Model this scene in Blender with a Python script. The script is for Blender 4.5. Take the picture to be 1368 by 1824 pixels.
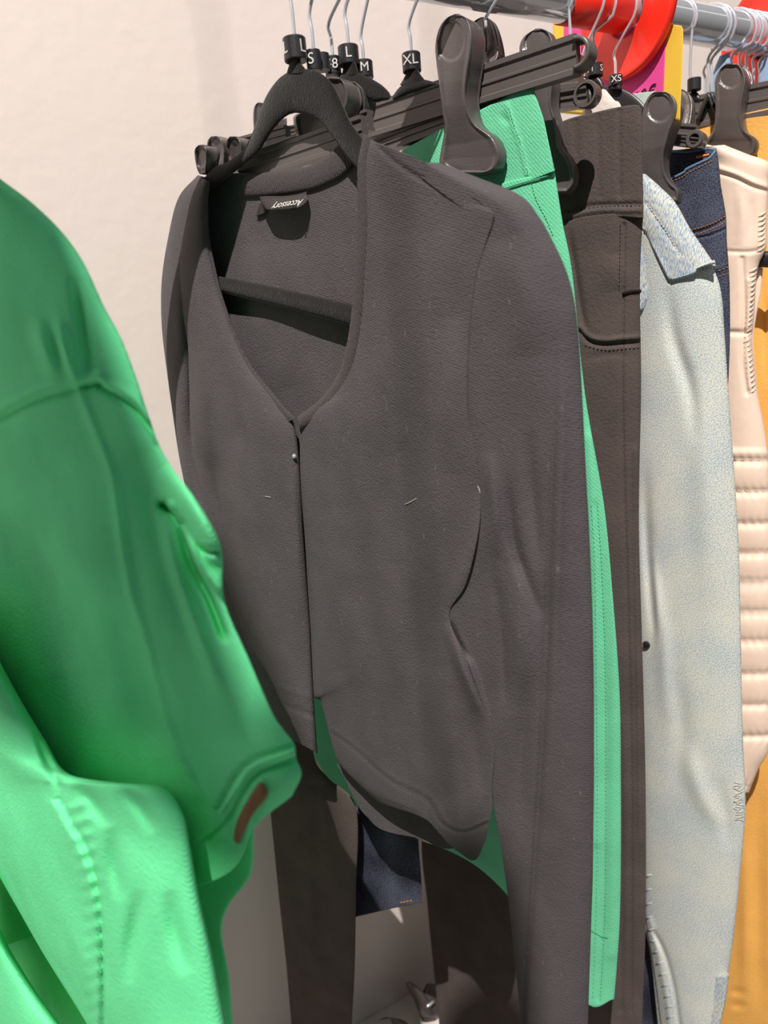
import bpy, bmesh, math, random
import numpy as np
from mathutils import Vector, Matrix
random.seed(7)
for o in list(bpy.data.objects): bpy.data.objects.remove(o)
SC = bpy.context.scene
COL = SC.collection

# ------------------------------------------------------------------ camera
F, CX, CY = 1340.0, 684.0, 912.0
HC = 1.42                                   # camera height
_dn = np.array([(1190-CX)/F, -(6900-CY)/F, -1.0]); _U = -_dn/np.linalg.norm(_dn)
_r = np.array([(3222.64-CX)/F, -(397.61-CY)/F, -1.0]); _r -= _U*(_r@_U); _X = _r/np.linalg.norm(_r)
M3 = np.array([_X, np.cross(_U, _X), _U])   # camera axes -> world axes (x along the rail, y to the wall, z up)
cd = bpy.data.cameras.new('camera'); cam = bpy.data.objects.new('camera', cd); COL.objects.link(cam)
cd.sensor_fit = 'VERTICAL'; cd.sensor_height = 36.0; cd.lens = F/1824*36.0
cd.clip_start = 0.02
mw = Matrix([list(M3[i])+[(0, 0, HC)[i]] for i in range(3)]+[[0, 0, 0, 1]])
cam.matrix_world = mw
cd.dof.use_dof = True; cd.dof.focus_distance = 0.62; cd.dof.aperture_fstop = 6.0
SC.camera = cam

# ------------------------------------------------------------------ light, world, exposure
w = bpy.data.worlds.new('world'); SC.world = w; w.use_nodes = True
bg = w.node_tree.nodes['Background']
bg.inputs[0].default_value = (0.78, 0.93, 1.0, 1); bg.inputs[1].default_value = 0.055
LT = np.array([0.22, 0.52, 1.45]); LDIR = np.array([-0.35, -0.48, 0.81]); LDIR /= np.linalg.norm(LDIR)
def spot(name, target, direction, dist, power, radius, angle, colour):
    ld = bpy.data.lights.new(name, 'SPOT'); lo = bpy.data.objects.new(name, ld); COL.objects.link(lo)
    p = np.array(target)+np.array(direction)*dist
    lo.location = p
    lo.rotation_euler = Vector(-np.array(direction)).to_track_quat('-Z', 'Y').to_euler()
    ld.energy = power; ld.shadow_soft_size = radius; ld.spot_size = math.radians(angle); ld.spot_blend = 0.3
    ld.color = colour
    return lo
spot('ceiling_spotlight', LT, LDIR, 4.5, 1370, 0.018, 70, (1.0, 0.93, 0.87))
al = bpy.data.lights.new('added_soft_fill', 'AREA'); ao = bpy.data.objects.new('added_soft_fill', al); COL.objects.link(ao)  # added soft fill, gives the rail and clips something to reflect
al.shape = 'RECTANGLE'; al.size = 3.2; al.size_y = 1.6; al.energy = 11; al.color = (0.80, 0.92, 1.0)
ao.location = (1.2, -3.4, 2.7); ao.rotation_euler = Vector((-.9, 3.9, -1.1)).to_track_quat('-Z', 'Y').to_euler()
cl = bpy.data.lights.new('added_reflection_strip', 'AREA'); co = bpy.data.objects.new('added_reflection_strip', cl); COL.objects.link(co)  # added strip, put in for a bright reflection along the rail
cl.shape = 'RECTANGLE'; cl.size = 5.0; cl.size_y = 0.2; cl.energy = 4.5; cl.color = (0.95, 0.98, 1.0)
co.location = (1.2, -0.9, 3.3)
vs = SC.view_settings
vs.view_transform = 'Standard'; vs.look = 'None'; vs.exposure = 0.0; vs.gamma = 1.0; vs.use_curve_mapping = False

# ------------------------------------------------------------------ helpers: materials
def lin(c):
    return tuple(((v/255)/12.92 if v/255 <= .04045 else ((v/255+.055)/1.055)**2.4) for v in c)+(1.0,)
def nodes(name):
    m = bpy.data.materials.new(name); m.use_nodes = True
    nt = m.node_tree; b = nt.nodes['Principled BSDF']
    return m, nt, b
def mat(name, rgb, rough=.6, metal=0.0, bump=0.0, bscale=300, var=0.0, vscale=20, spec=.5, coat=0.0, sheen=0.0, twill=0.0, tper=.0016, tang=45, speck=0.0, trans=0.0):
    """Procedural material: base colour with noise variation, noise bump, optional woven diagonal ribs on the metre UV map and pale lint specks."""
    m, nt, b = nodes(name)
    L = nt.links.new
    col = lin(rgb)
    b.inputs['Base Color'].default_value = col
    b.inputs['Roughness'].default_value = rough; b.inputs['Metallic'].default_value = metal
    b.inputs['Specular IOR Level'].default_value = spec
    b.inputs['Coat Weight'].default_value = coat; b.inputs['Sheen Weight'].default_value = sheen
    b.inputs['Sheen Roughness'].default_value = .5
    b.inputs['Transmission Weight'].default_value = trans
    tc = nt.nodes.new('ShaderNodeTexCoord')
    if var > 0:
        n = nt.nodes.new('ShaderNodeTexNoise'); n.inputs['Scale'].default_value = vscale; n.inputs['Detail'].default_value = 4
        L(tc.outputs['Object'], n.inputs['Vector'])
        r = nt.nodes.new('ShaderNodeValToRGB')
        r.color_ramp.elements[0].position = .3; r.color_ramp.elements[1].position = .7
        r.color_ramp.elements[0].color = tuple(v*(1-var) for v in col[:3])+(1,)
        r.color_ramp.elements[1].color = tuple(min(1, v*(1+var)) for v in col[:3])+(1,)
        L(n.outputs['Fac'], r.inputs['Fac']); out = r.outputs['Color']
    else:
        out = None
    if speck > 0:
        v = nt.nodes.new('ShaderNodeTexNoise'); v.inputs['Scale'].default_value = 420; v.inputs['Detail'].default_value = 1
        mp = nt.nodes.new('ShaderNodeMapping'); mp.inputs['Scale'].default_value = (1, 1, .35); mp.inputs['Rotation'].default_value = (.6, .4, .2)
        L(tc.outputs['Object'], mp.inputs['Vector']); L(mp.outputs['Vector'], v.inputs['Vector'])
        r2 = nt.nodes.new('ShaderNodeValToRGB'); r2.color_ramp.elements[0].position = .70; r2.color_ramp.elements[1].position = .86
        r2.color_ramp.elements[0].color = (0, 0, 0, 1); r2.color_ramp.elements[1].color = (speck,)*3+(1,)
        L(v.outputs['Fac'], r2.inputs['Fac'])
        mx = nt.nodes.new('ShaderNodeMix'); mx.data_type = 'RGBA'
        L(r2.outputs['Color'], mx.inputs['Factor'])
        if out: L(out, mx.inputs['A'])
        else: mx.inputs['A'].default_value = col
        mx.inputs['B'].default_value = lin((190, 185, 180))
        out = mx.outputs['Result']
    if out: L(out, b.inputs['Base Color'])
    prev = None
    if bump > 0:
        n = nt.nodes.new('ShaderNodeTexNoise'); n.inputs['Scale'].default_value = bscale; n.inputs['Detail'].default_value = 3
        L(tc.outputs['Object'], n.inputs['Vector'])
        bp = nt.nodes.new('ShaderNodeBump'); bp.inputs['Strength'].default_value = bump; bp.inputs['Distance'].default_value = .002
        L(n.outputs['Fac'], bp.inputs['Height']); prev = bp
    if twill > 0:
        mp = nt.nodes.new('ShaderNodeMapping'); mp.inputs['Rotation'].default_value = (0, 0, math.radians(tang))
        L(tc.outputs['UV'], mp.inputs['Vector'])
        wv = nt.nodes.new('ShaderNodeTexWave'); wv.inputs['Scale'].default_value = .314/tper; wv.inputs['Distortion'].default_value = .6
        wv.inputs['Detail Scale'].default_value = 2
        L(mp.outputs['Vector'], wv.inputs['Vector'])
        bp = nt.nodes.new('ShaderNodeBump'); bp.inputs['Strength'].default_value = twill; bp.inputs['Distance'].default_value = .0006
        L(wv.outputs['Fac'], bp.inputs['Height'])
        if prev: L(prev.outputs['Normal'], bp.inputs['Normal'])
        prev = bp
    if prev: L(prev.outputs['Normal'], b.inputs['Normal'])
    return m
def denim(name, dark, light, cream, fine=900, mix=.5, streak=(1, 1, 1)):
    m, nt, b = nodes(name); L = nt.links.new
    b.inputs['Roughness'].default_value = .85; b.inputs['Specular IOR Level'].default_value = .2
    tc = nt.nodes.new('ShaderNodeTexCoord')
    mp = nt.nodes.new('ShaderNodeMapping'); mp.inputs['Scale'].default_value = streak; mp.inputs['Rotation'].default_value = (0, 0, .7)
    L(tc.outputs['UV'], mp.inputs['Vector'])
    n1 = nt.nodes.new('ShaderNodeTexNoise'); n1.inputs['Scale'].default_value = fine; n1.inputs['Detail'].default_value = 3
    n2 = nt.nodes.new('ShaderNodeTexNoise'); n2.inputs['Scale'].default_value = 22; n2.inputs['Detail'].default_value = 4
    L(mp.outputs['Vector'], n1.inputs['Vector']); L(tc.outputs['Object'], n2.inputs['Vector'])
    ad = nt.nodes.new('ShaderNodeMath'); ad.operation = 'MULTIPLY_ADD'; ad.inputs[1].default_value = mix; 
    L(n2.outputs['Fac'], ad.inputs[0]); L(n1.outputs['Fac'], ad.inputs[2])
    r = nt.nodes.new('ShaderNodeValToRGB'); e = r.color_ramp.elements
    lo = .36+mix*.5; 
    e[0].position = lo; e[0].color = lin(dark); e[1].position = lo+.22; e[1].color = lin(cream)
    k = r.color_ramp.elements.new(lo+.12); k.color = lin(light)
    L(ad.outputs[0], r.inputs['Fac']); L(r.outputs['Color'], b.inputs['Base Color'])
    bp = nt.nodes.new('ShaderNodeBump'); bp.inputs['Strength'].default_value = .5; bp.inputs['Distance'].default_value = .0008
    L(n1.outputs['Fac'], bp.inputs['Height']); L(bp.outputs['Normal'], b.inputs['Normal'])
    return m

MT = {}
MT['wall'] = mat('painted wall', (228, 216, 210), .8, bump=.25, bscale=60, var=.012, vscale=4)
MT['floor'] = mat('shop floor', (150, 146, 140), .5, bump=.05, var=.1, vscale=6)
MT['chrome'] = mat('chrome', (226, 230, 236), .12, .6, bump=.02, bscale=40)
MT['wire'] = mat('hook wire', (222, 226, 234), .28, .55)
MT['black_plastic'] = mat('black plastic', (36, 35, 37), .38, bump=.06, bscale=500, spec=.6)
MT['grey_plastic'] = mat('worn black plastic', (88, 81, 80), .32, bump=.12, bscale=700, spec=.6)
MT['bar_plastic'] = mat('ribbed black plastic', (94, 87, 85), .36, bump=.05, bscale=400, spec=.5)
MT['velvet'] = mat('black velvet', (26, 24, 23), .95, bump=.5, bscale=900, var=.25, vscale=60, spec=.1, sheen=.25, speck=.12)
MT['knit'] = mat('black fine knit', (84, 79, 82), .95, bump=.45, bscale=620, var=.10, vscale=35, spec=.12, sheen=.06, twill=.22, tper=.0017, tang=68, speck=.16)
MT['rib'] = mat('black rib knit', (76, 70, 72), .95, bump=.4, bscale=500, spec=.12, sheen=.06, twill=.8, tper=.0022, tang=12, speck=.08)
MT['label'] = mat('satin label', (46, 42, 42), .45, bump=.1, bscale=400, spec=.5)
MT['white_ink'] = mat('white print', (214, 210, 205), .6)
MT['green_trouser'] = mat('green cotton twill', (110, 204, 160), .85, bump=.25, bscale=500, var=.06, vscale=30, spec=.2, twill=.22, tper=.0022, tang=40)
MT['green_thread'] = mat('dark green thread', (66, 158, 116), .8)
MT['green_jacket'] = mat('bright green denim', (114, 240, 168), .88, bump=.25, bscale=420, var=.10, vscale=18, spec=.15, twill=.25, tper=.0017, tang=38)
MT['tan_leather'] = mat('brown leather patch', (122, 86, 56), .6, bump=.2, bscale=300)
MT['black_twill'] = mat('brown black twill', (86, 76, 73), .9, bump=.4, bscale=420, var=.14, vscale=30, spec=.12, sheen=.05, twill=.3, tper=.0013, tang=35)
MT['black_cloth'] = mat('black cloth', (34, 30, 30), .95, bump=.3, bscale=420, spec=.08)
MT['light_denim'] = denim('light washed denim', (154, 174, 194), (197, 206, 204), (230, 226, 208), 950, .18)
MT['stripe_denim'] = denim('light reverse denim', (118, 150, 196), (178, 190, 196), (224, 220, 200), 420, .25, (4, .6, 1))
MT['navy_denim'] = denim('navy denim', (30, 33, 42), (48, 51, 66), (82, 86, 104), 900, .55)
MT['denim_edge'] = mat('pale denim edge', (96, 122, 152), .85, bump=.5, bscale=900)
MT['orange_thread'] = mat('orange thread', (205, 128, 58), .7)
MT['cream_thread'] = mat('cream thread', (214, 208, 190), .8)
MT['cream'] = mat('cream quilted nylon', (241, 216, 196), .55, bump=.15, bscale=120, var=.03, vscale=30, spec=.35)
MT['mustard'] = mat('mustard cotton', (242, 181, 95), .85, bump=.25, bscale=400, var=.06, vscale=25, spec=.15, twill=.2, tper=.001)
MT['red'] = mat('red plastic', (255, 50, 32), .35, bump=.03, bscale=60, spec=.5, coat=.2)
MT['pink'] = mat('pink paper', (240, 78, 160), .7, bump=.03)
MT['yellow'] = mat('yellow paper', (246, 204, 70), .7, bump=.03)
MT['ink'] = mat('black marker ink', (26, 20, 28), .6)
MT['white_cloth'] = mat('white cotton', (226, 214, 206), .85, bump=.2, bscale=300)
MT['mint'] = mat('pale mint cotton', (186, 204, 192), .85, bump=.2, bscale=300)
MT['blue_cloth'] = mat('light blue cotton', (150, 176, 208), .85, bump=.2, bscale=300)
MT['red_cloth'] = mat('dull red cotton', (172, 58, 54), .85, bump=.2, bscale=300)

# ------------------------------------------------------------------ helpers: space
RY, RZ, RR = 0.54, HC+0.27, 0.0173           # the rail: distance, height, radius
AZ = math.radians(112.0)                     # the hangers have swung a little on the rail
CAM0 = np.array([0, 0, HC])
def rays(p):
    p = np.asarray(p, float)
    c = np.stack([(p[..., 0]-CX)/F, -(p[..., 1]-CY)/F, -np.ones(p.shape[:-1])], -1)
    return c @ M3.T
class Plane:                                 # the upright plane a hanger hangs in
    def __init__(s, x0, az=AZ, y0=RY):
        s.p0 = np.array([x0, y0, 0.0]); s.D = np.array([math.cos(az), math.sin(az), 0]); s.N = np.array([-s.D[1], s.D[0], 0])
    def at(s, p, off=0.0):
        d = rays(p); q = s.p0+0*d
        t = ((q-CAM0)@s.N+off)/(d@s.N)
        return CAM0+d*np.asarray(t)[..., None]
def rail_x(px, py):
    d = rays((px, py)); return d[0]/d[1]*RY
def V(p): return Vector([float(v) for v in p])
def zoomed(s, ox, oy, pts): return [(ox+x/s, oy+y/s) for x, y in pts]

def cr(P, n, closed=False):
    """Catmull-Rom through the rows of P, n samples, even in the index."""
    P = np.asarray(P, float); k = len(P)
    if k == 1: return np.repeat(P, n, 0)
    t = n if isinstance(n, np.ndarray) else np.linspace(0, 1, n)
    t = t*(k-1); i = np.minimum(t.astype(int), k-2); f = (t-i).reshape((-1,)+(1,)*(P.ndim-1))
    Q = np.concatenate([2*P[:1]-P[1:2], P, 2*P[-1:]-P[-2:-1]])
    a, b, c, d = Q[i], Q[i+1], Q[i+2], Q[i+3]
    m1, m2 = (c-a)*.5, (d-b)*.5
    return (2*f**3-3*f**2+1)*b+(f**3-2*f**2+f)*m1+(-2*f**3+3*f**2)*c+(f**3-f**2)*m2
def arclen(P, n):
    """Even-length resampling of a smooth curve through P."""
    Q = cr(P, max(200, 4*n)); s = np.concatenate([[0], np.cumsum(np.linalg.norm(np.diff(Q, axis=0), axis=1))])
    t = np.linspace(0, s[-1], n)
    return np.stack([np.interp(t, s, Q[:, j]) for j in range(Q.shape[1])], 1)

def dist_poly(G, line):
    """Distance from grid points to a polyline and the position along it (0..1)."""
    line = np.asarray(line, float); best = np.full(G.shape[:-1], 1e9); pos = np.zeros(G.shape[:-1])
    seg = np.linalg.norm(np.diff(line, axis=0), axis=1); tot = seg.sum() or 1; acc = 0
    side = np.zeros(G.shape[:-1])
    for a, b, l in zip(line[:-1], line[1:], seg):
        ab = b-a; t = np.clip(((G-a)@ab)/max(l*l, 1e-9), 0, 1)
        r = G-a-t[..., None]*ab
        d = np.linalg.norm(r, axis=-1)
        m = d < best; best = np.where(m, d, best); pos = np.where(m, (acc+t*l)/tot, pos)
        side = np.where(m, np.sign(ab[0]*r[..., 1]-ab[1]*r[..., 0]), side)
        acc += l
    return best, pos, side
def fold_field(G, folds):
    """folds: (points, width px, height m[, kind]) - ridge or groove; kind 'fade' dies out at both ends, 'step' raises one side."""
    off = np.zeros(G.shape[:-1])
    for f in folds:
        pts, wd, h = f[:3]; kind = f[3] if len(f) > 3 else ''
        if len(pts) > 2: pts = cr(pts, max(12, 3*len(pts)))
        d, t, sd = dist_poly(G, pts)
        if kind == 'step': off += h*np.clip(1-d/wd, 0, 1)*(sd > 0)
        elif kind == 'fade': off += h*np.exp(-(d/wd)**2)*np.sin(np.pi*np.clip(t, .02, .98))
        else: off += h*np.exp(-(d/wd)**2)
    return off

# ------------------------------------------------------------------ helpers: objects
def thing(name, label, cat, loc, group=None, kind=None):
    o = bpy.data.objects.new(name, None); COL.objects.link(o); o.empty_display_size = .02
    o.location = V(loc); tag(o, label, cat, group, kind)
    return o
def tag(o, label=None, cat=None, group=None, kind=None):
    if label: o['label'] = label
    if cat: o['category'] = cat
    if group: o['group'] = group
    if kind: o['kind'] = kind
    return o
def world_of(o):
    m = Matrix.Translation(o.location) if o.type == 'EMPTY' or o.parent is None else Matrix.Identity(4)
    return m
def adopt(o, parent):
    if parent is not None:
        o.parent = parent
        o.matrix_parent_inverse = (Matrix.Translation(parent.location) if parent.parent is None else Matrix.Identity(4)).inverted()
def mesh_obj(name, verts, faces, m, parent=None, smooth=True, uv=None, label=None):
    me = bpy.data.meshes.new(name)
    me.from_pydata([tuple(map(float, v)) for v in verts] if not isinstance(verts, np.ndarray) else verts.tolist(), [], faces if isinstance(faces, list) else faces.tolist())
    if smooth: me.polygons.foreach_set('use_smooth', np.ones(len(me.polygons), bool))
    me.materials.append(m)
    if uv is not None:
        lay = me.uv_layers.new(name='metres')
        idx = np.empty(len(me.loops), np.int32); me.loops.foreach_get('vertex_index', idx)
        lay.data.foreach_set('uv', np.asarray(uv, np.float32)[idx].ravel())
    me.update()
    o = bpy.data.objects.new(name, me); COL.objects.link(o)
    adopt(o, parent)
    if label: o['label'] = label
    return o
class Surf: pass
def sheet(name, rows, pl, m, parent=None, base=0.0, bulge=.01, edge=.0012, back=None, folds=(), step=5.0, power=.5, field=None, label=None, taper_top=False, wave=0.0, sides=(1, 1), sight=True):
    """A cloth or moulded panel: rows of outline points (photo pixels) set on a hanger's own plane, given a rounded
    front, folds, a back and a closed rim. field(u, v, G) adds metres of relief."""
    k = max(len(r) for r in rows)
    R0 = np.array([cr(np.array(r, float), k) if len(r) != k else np.array(r, float) for r in rows])      # nr,k,2
    wid = max(np.linalg.norm(np.diff(r, axis=0), axis=1).sum() for r in R0)
    hei = max(np.linalg.norm(np.diff(R0[:, j], axis=0), axis=1).sum() for j in (0, k-1))
    nu = int(np.clip(wid/step, 6, 260)); nv = int(np.clip(hei/step, 5, 420))
    t = np.linspace(0, 1, nu); tu = .5*t+.5*(.5-.5*np.cos(np.pi*t))
    G = cr(R0, nv)                                                   # nv,k,2
    G = np.swapaxes(cr(np.swapaxes(G, 0, 1), tu), 0, 1)              # nv,nu,2
    u = np.broadcast_to(tu[None, :], (nv, nu)); v = np.broadcast_to(np.linspace(0, 1, nv)[:, None], (nv, nu))
    prof = (np.clip(1-(2*u-1)**2, 0, 1))**power
    if not sides[0]: prof = np.where(u < .5, 1.0, prof)
    if not sides[1]: prof = np.where(u > .5, 1.0, prof)
    if taper_top: prof = prof*np.clip(np.minimum(v, 1-v)*8, 0, 1)**.5
    off = edge+bulge*prof+fold_field(G, folds)
    if wave: off = off+wave*np.sin(G[..., 0]*.031+G[..., 1]*.006)*np.sin(G[..., 1]*.011+1.3)*prof
    if field is not None: off = off+field(u, v, G)
    Fp = pl.at(G, base+off)
    bo = edge+(bulge if back is None else back)*prof
    Bp = pl.at(G, base+off-np.maximum(off+bo, .0012)) if sight else Fp-pl.N*np.maximum(off+bo, .0012)[..., None]
    n = nv*nu; I = np.arange(n).reshape(nv, nu)
    q = lambda a, b, c, d: np.stack([a, b, c, d], -1).reshape(-1, 4)
    fr = q(I[:-1, :-1], I[1:, :-1], I[1:, 1:], I[:-1, 1:])
    bk = q(I[:-1, :-1]+n, I[:-1, 1:]+n, I[1:, 1:]+n, I[1:, :-1]+n)
    rim = np.concatenate([I[:, 0], I[-1, 1:], I[-2::-1, -1], I[0, -2:0:-1]]); r2 = np.roll(rim, -1)
    rq = q(rim, rim+n, r2+n, r2)
    Vt = np.concatenate([Fp.reshape(-1, 3), Bp.reshape(-1, 3)])
    uv = np.stack([(Vt-pl.p0)@pl.D, Vt[:, 2]], 1)
    o = mesh_obj(name, Vt, np.concatenate([fr, bk, rq]), m, parent, uv=uv, label=label)
    s = Surf(); s.o = o; s.G = G.reshape(-1, 2); s.off = (base+off).reshape(-1); s.pl = pl
    return s
def on(s, p, lift=.0004):
    """World points on a sheet's front at the given places."""
    p = np.atleast_2d(np.asarray(p, float))
    i = [int(np.argmin(((s.G-q)**2).sum(1))) for q in p]
    return s.pl.at(p, s.off[i]+lift)
def follow(s, lift=0.0):
    """Relief that lies on another sheet's front."""
    def f(u, v, G):
        P = G.reshape(-1, 2); return np.array([s.off[int(np.argmin(((s.G-q)**2).sum(1)))] for q in P]).reshape(G.shape[:2])+lift
    return f
def tube_mesh(P, r, seg=8, cap=True):
    P = np.asarray(P, float); n = len(P)
    T = np.gradient(P, axis=0); T /= np.linalg.norm(T, axis=1)[:, None]+1e-12
    up = np.array([.31, .17, .93]); A = np.cross(T, up); A /= np.linalg.norm(A, axis=1)[:, None]+1e-12; B = np.cross(T, A)
    a = np.linspace(0, 2*np.pi, seg, endpoint=False)
    rr = np.broadcast_to(np.asarray(r, float), (n,))
    vs_ = P[:, None]+rr[:, None, None]*(np.cos(a)[None, :, None]*A[:, None]+np.sin(a)[None, :, None]*B[:, None])
    I = np.arange(n*seg).reshape(n, seg); J = np.roll(I, -1, 1)
    f = np.stack([I[:-1], I[1:], J[1:], J[:-1]], -1).reshape(-1, 4).tolist()
    if cap: f += [list(I[0]), list(I[-1][::-1])]
    return vs_.reshape(-1, 3), f
def tube(name, P, r, m, parent=None, seg=8, label=None):
    v, f = tube_mesh(P, r, seg)
    return mesh_obj(name, v, f, m, parent, label=label)
def merge(parts):
    vs_, fs = [], []; n = 0
    for v, f in parts:
        vs_.append(np.asarray(v)); fs += [[i+n for i in q] for q in f]; n += len(v)
    return np.concatenate(vs_), fs
def stitches(name, s, line, m, parent, gap=9.0, ln=5.0, r=.0003, lift=.0002):
    """A row of sewn thread dashes along a line on a sheet."""
    L = np.linalg.norm(np.diff(np.asarray(cr(line, 60)), axis=0), axis=1).sum(); k = max(2, int(L/gap))
    Q = arclen(line, k*4); parts = []
    for i in range(k):
        a = Q[i*4]; b = Q[min(i*4+3, len(Q)-1)]; d = b-a; l = np.linalg.norm(d)
        if l < .5: continue
        b = a+d/l*ln
        p = on(s, [a, (a+b)/2, b], lift); p[1] += s.pl.N*r*.7
        parts.append(tube_mesh(p, r, 5))
    v, f = merge(parts)
    o = mesh_obj(name, v, f, m, parent); o['kind'] = 'stuff'
    return o
def cord(name, s, line, m, parent, r=.0006, lift=.0, n=60, label=None):
    return tube(name, on(s, arclen(line, n), lift), r, m, parent, 6, label)
def bevel_box(name, c, ax, half, m, parent=None, bev=.001, label=None):
    """Box with rounded edges: centre, 3 axes, 3 half sizes."""
    bm = bmesh.new(); bmesh.ops.create_cube(bm, size=2)
    for v in bm.verts: v.co = V(sum(np.array(ax[i])*half[i]*v.co[i] for i in range(3))+np.array(c))
    bmesh.ops.bevel(bm, geom=bm.edges[:], offset=bev, segments=2, affect='EDGES', profile=.6)
    bmesh.ops.recalc_face_normals(bm, faces=bm.faces[:])
    me = bpy.data.meshes.new(name); bm.to_mesh(me); bm.free(); me.materials.append(m)
    o = bpy.data.objects.new(name, me); COL.objects.link(o); adopt(o, parent)
    if label: o['label'] = label
    return o
def lathe(name, base, axis, prof, m, parent=None, seg=28, label=None):
    """Turned solid: profile of (along, radius)."""
    axis = np.array(axis, float)/np.linalg.norm(axis); a = np.cross(axis, [.3, .9, .2]); a /= np.linalg.norm(a); b = np.cross(axis, a)
    th = np.linspace(0, 2*np.pi, seg, endpoint=False)
    vs_ = np.concatenate([np.array(base)+axis*h+r*(np.cos(th)[:, None]*a+np.sin(th)[:, None]*b) for h, r in prof])
    I = np.arange(len(prof)*seg).reshape(-1, seg); J = np.roll(I, -1, 1)
    f = np.stack([I[:-1], J[:-1], J[1:], I[1:]], -1).reshape(-1, 4).tolist()+[list(I[0][::-1]), list(I[-1])]
    return mesh_obj(name, vs_, f, m, parent, smooth=False, label=label)
def text(name, body, c, right, up, size, m, parent, ext=.0001, shear=0.0, label=None):
    cu = bpy.data.curves.new(name, 'FONT'); cu.body = body; cu.size = size; cu.extrude = ext; cu.align_x = 'CENTER'; cu.align_y = 'CENTER'; cu.shear = shear
    cu.materials.append(m)
    tmp = bpy.data.objects.new(name+'_curve', cu); COL.objects.link(tmp)
    me = bpy.data.meshes.new_from_object(tmp.evaluated_get(bpy.context.evaluated_depsgraph_get())); bpy.data.objects.remove(tmp)
    o = bpy.data.objects.new(name, me); COL.objects.link(o)
    r_ = np.array(right)/np.linalg.norm(right); u_ = np.array(up)/np.linalg.norm(up); n_ = np.cross(r_, u_)
    W = Matrix([[r_[i], u_[i], n_[i], c[i]] for i in range(3)]+[[0, 0, 0, 1]])
    adopt(o, parent); o.matrix_basis = W
    if label: o['label'] = label
    return o
ZU = np.array([0, 0, 1.0])

# ------------------------------------------------------------------ the setting
WALL_Y = 0.83
def slab(name, lo, hi, m):
    c = (np.array(lo)+hi)/2; h = (np.array(hi)-lo)/2
    o = bevel_box(name, c, np.eye(3), h, m, None, .002); o['kind'] = 'structure'; return o
slab('wall_back', (-3.0, WALL_Y, 0), (5.0, WALL_Y+.12, 3.6), MT['wall'])
slab('floor', (-3.0, -4.0, -.1), (5.0, WALL_Y+.12, 0), MT['floor'])

rail = thing('garment_rail', 'long chrome tube rail carrying all the hangers in front of the white wall', 'rail', (-1.1, RY, RZ))
tube('tube', [(-1.1, RY, RZ), (0, RY, RZ), (1, RY, RZ), (3.2, RY, RZ)], RR, MT['chrome'], rail, 40)
for bx in (-1.0, 3.1):
    tube('bracket', [(bx, RY, RZ), (bx, RY+.1, RZ), (bx, WALL_Y+.01, RZ)], .012, MT['chrome'], rail, 20)

# ------------------------------------------------------------------ hangers
def hook(parent, pl, base, kink=.030, reach=.020, R=.0197, r=.0013, seg=8, name='hook'):
    """Wire hook: stem up from the hanger, kink to the near side, over the rail."""
    b = pl.at(np.array(base, float), 0.0); d0 = (b-pl.p0)@pl.D
    c = np.array([pl.p0[0], pl.p0[1], RZ+RR-(R-r)])
    pts = [b-ZU*.004, b+ZU*kink*.5, b+ZU*kink]
    a0 = math.radians(-38)
    for a in np.linspace(a0, math.radians(205), 22):
        pts.append(c-pl.D*R*math.cos(a)+ZU*R*math.sin(a))
    P = np.array(pts); Q = np.concatenate([P[:3], P[3:]])
    Q = arclen(Q, 70)
    return tube(name, Q, r, MT['wire'], parent, seg)
def facing(p, turn=0.0):
    """Horizontal right vector of a small face turned to the room from point p."""
    n = np.array([CAM0[0]-p[0], CAM0[1]-p[1], 0]); n /= np.linalg.norm(n)
    c, s = math.cos(turn), math.sin(turn); n = np.array([n[0]*c-n[1]*s, n[0]*s+n[1]*c, 0])
    return np.array([-n[1], n[0], 0]), n
def marker(parent, pl, px, wpx, hpx, words=(), tilt=0.0, size=.6):
    """Size ring on the hook's stem: a short black collar with white letters. words: (text, turn)."""
    c = pl.at(np.array(px, float)); depth = np.linalg.norm(c-CAM0)*.95
    r = wpx*depth/F/2; h = hpx*depth/F
    mk = lathe('size_marker', c-ZU*h/2, ZU, [(0, r*.6), (0, r*.96), (h*.04, r), (h*.96, r), (h, r*.96), (h, r*.45), (h*.9, r*.4)], MT['black_plastic'], parent)
    for wd, turn in words:
        right, n = facing(c, turn)
        text('size_letter', wd, c+n*(r+.0002), right, ZU, h*size*1.25, MT['white_ink'], mk)
    return mk
def bar(parent, pl, p1, p2, hpx, thick=.008, off=0.0, name='bar'):
    """Ribbed I-section hanger bar between two places."""
    a = pl.at(np.array(p1, float), off); b = pl.at(np.array(p2, float), off)
    z = (a[2]+b[2])/2; a[2] += 0; L = b-a
    h = hpx*np.linalg.norm((a+b)/2-CAM0)/F/2
    t = thick/2
    prof = [(-t, -h), (t, -h), (t, -h*.72), (t*.68, -h*.62), (t*.68, -h*.12), (t*.9, -h*.06), (t*.9, h*.06), (t*.68, h*.12), (t*.68, h*.62), (t, h*.72), (t, h),
            (-t, h), (-t, h*.72), (-t*.68, h*.62), (-t*.68, h*.12), (-t*.9, h*.06), (-t*.9, -h*.06), (-t*.68, -h*.12), (-t*.68, -h*.62), (-t, -h*.72)]
    k = len(prof); vs_ = []
    for e in (a, b):
        for n_, z_ in prof: vs_.append(e+pl.N*n_+ZU*z_)
    f = [[i, (i+1) % k, (i+1) % k+k, i+k] for i in range(k)]+[list(range(k))[::-1], list(range(k, 2*k))]
    return mesh_obj(name, np.array(vs_), f, MT['bar_plastic'], parent, smooth=False)
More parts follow.
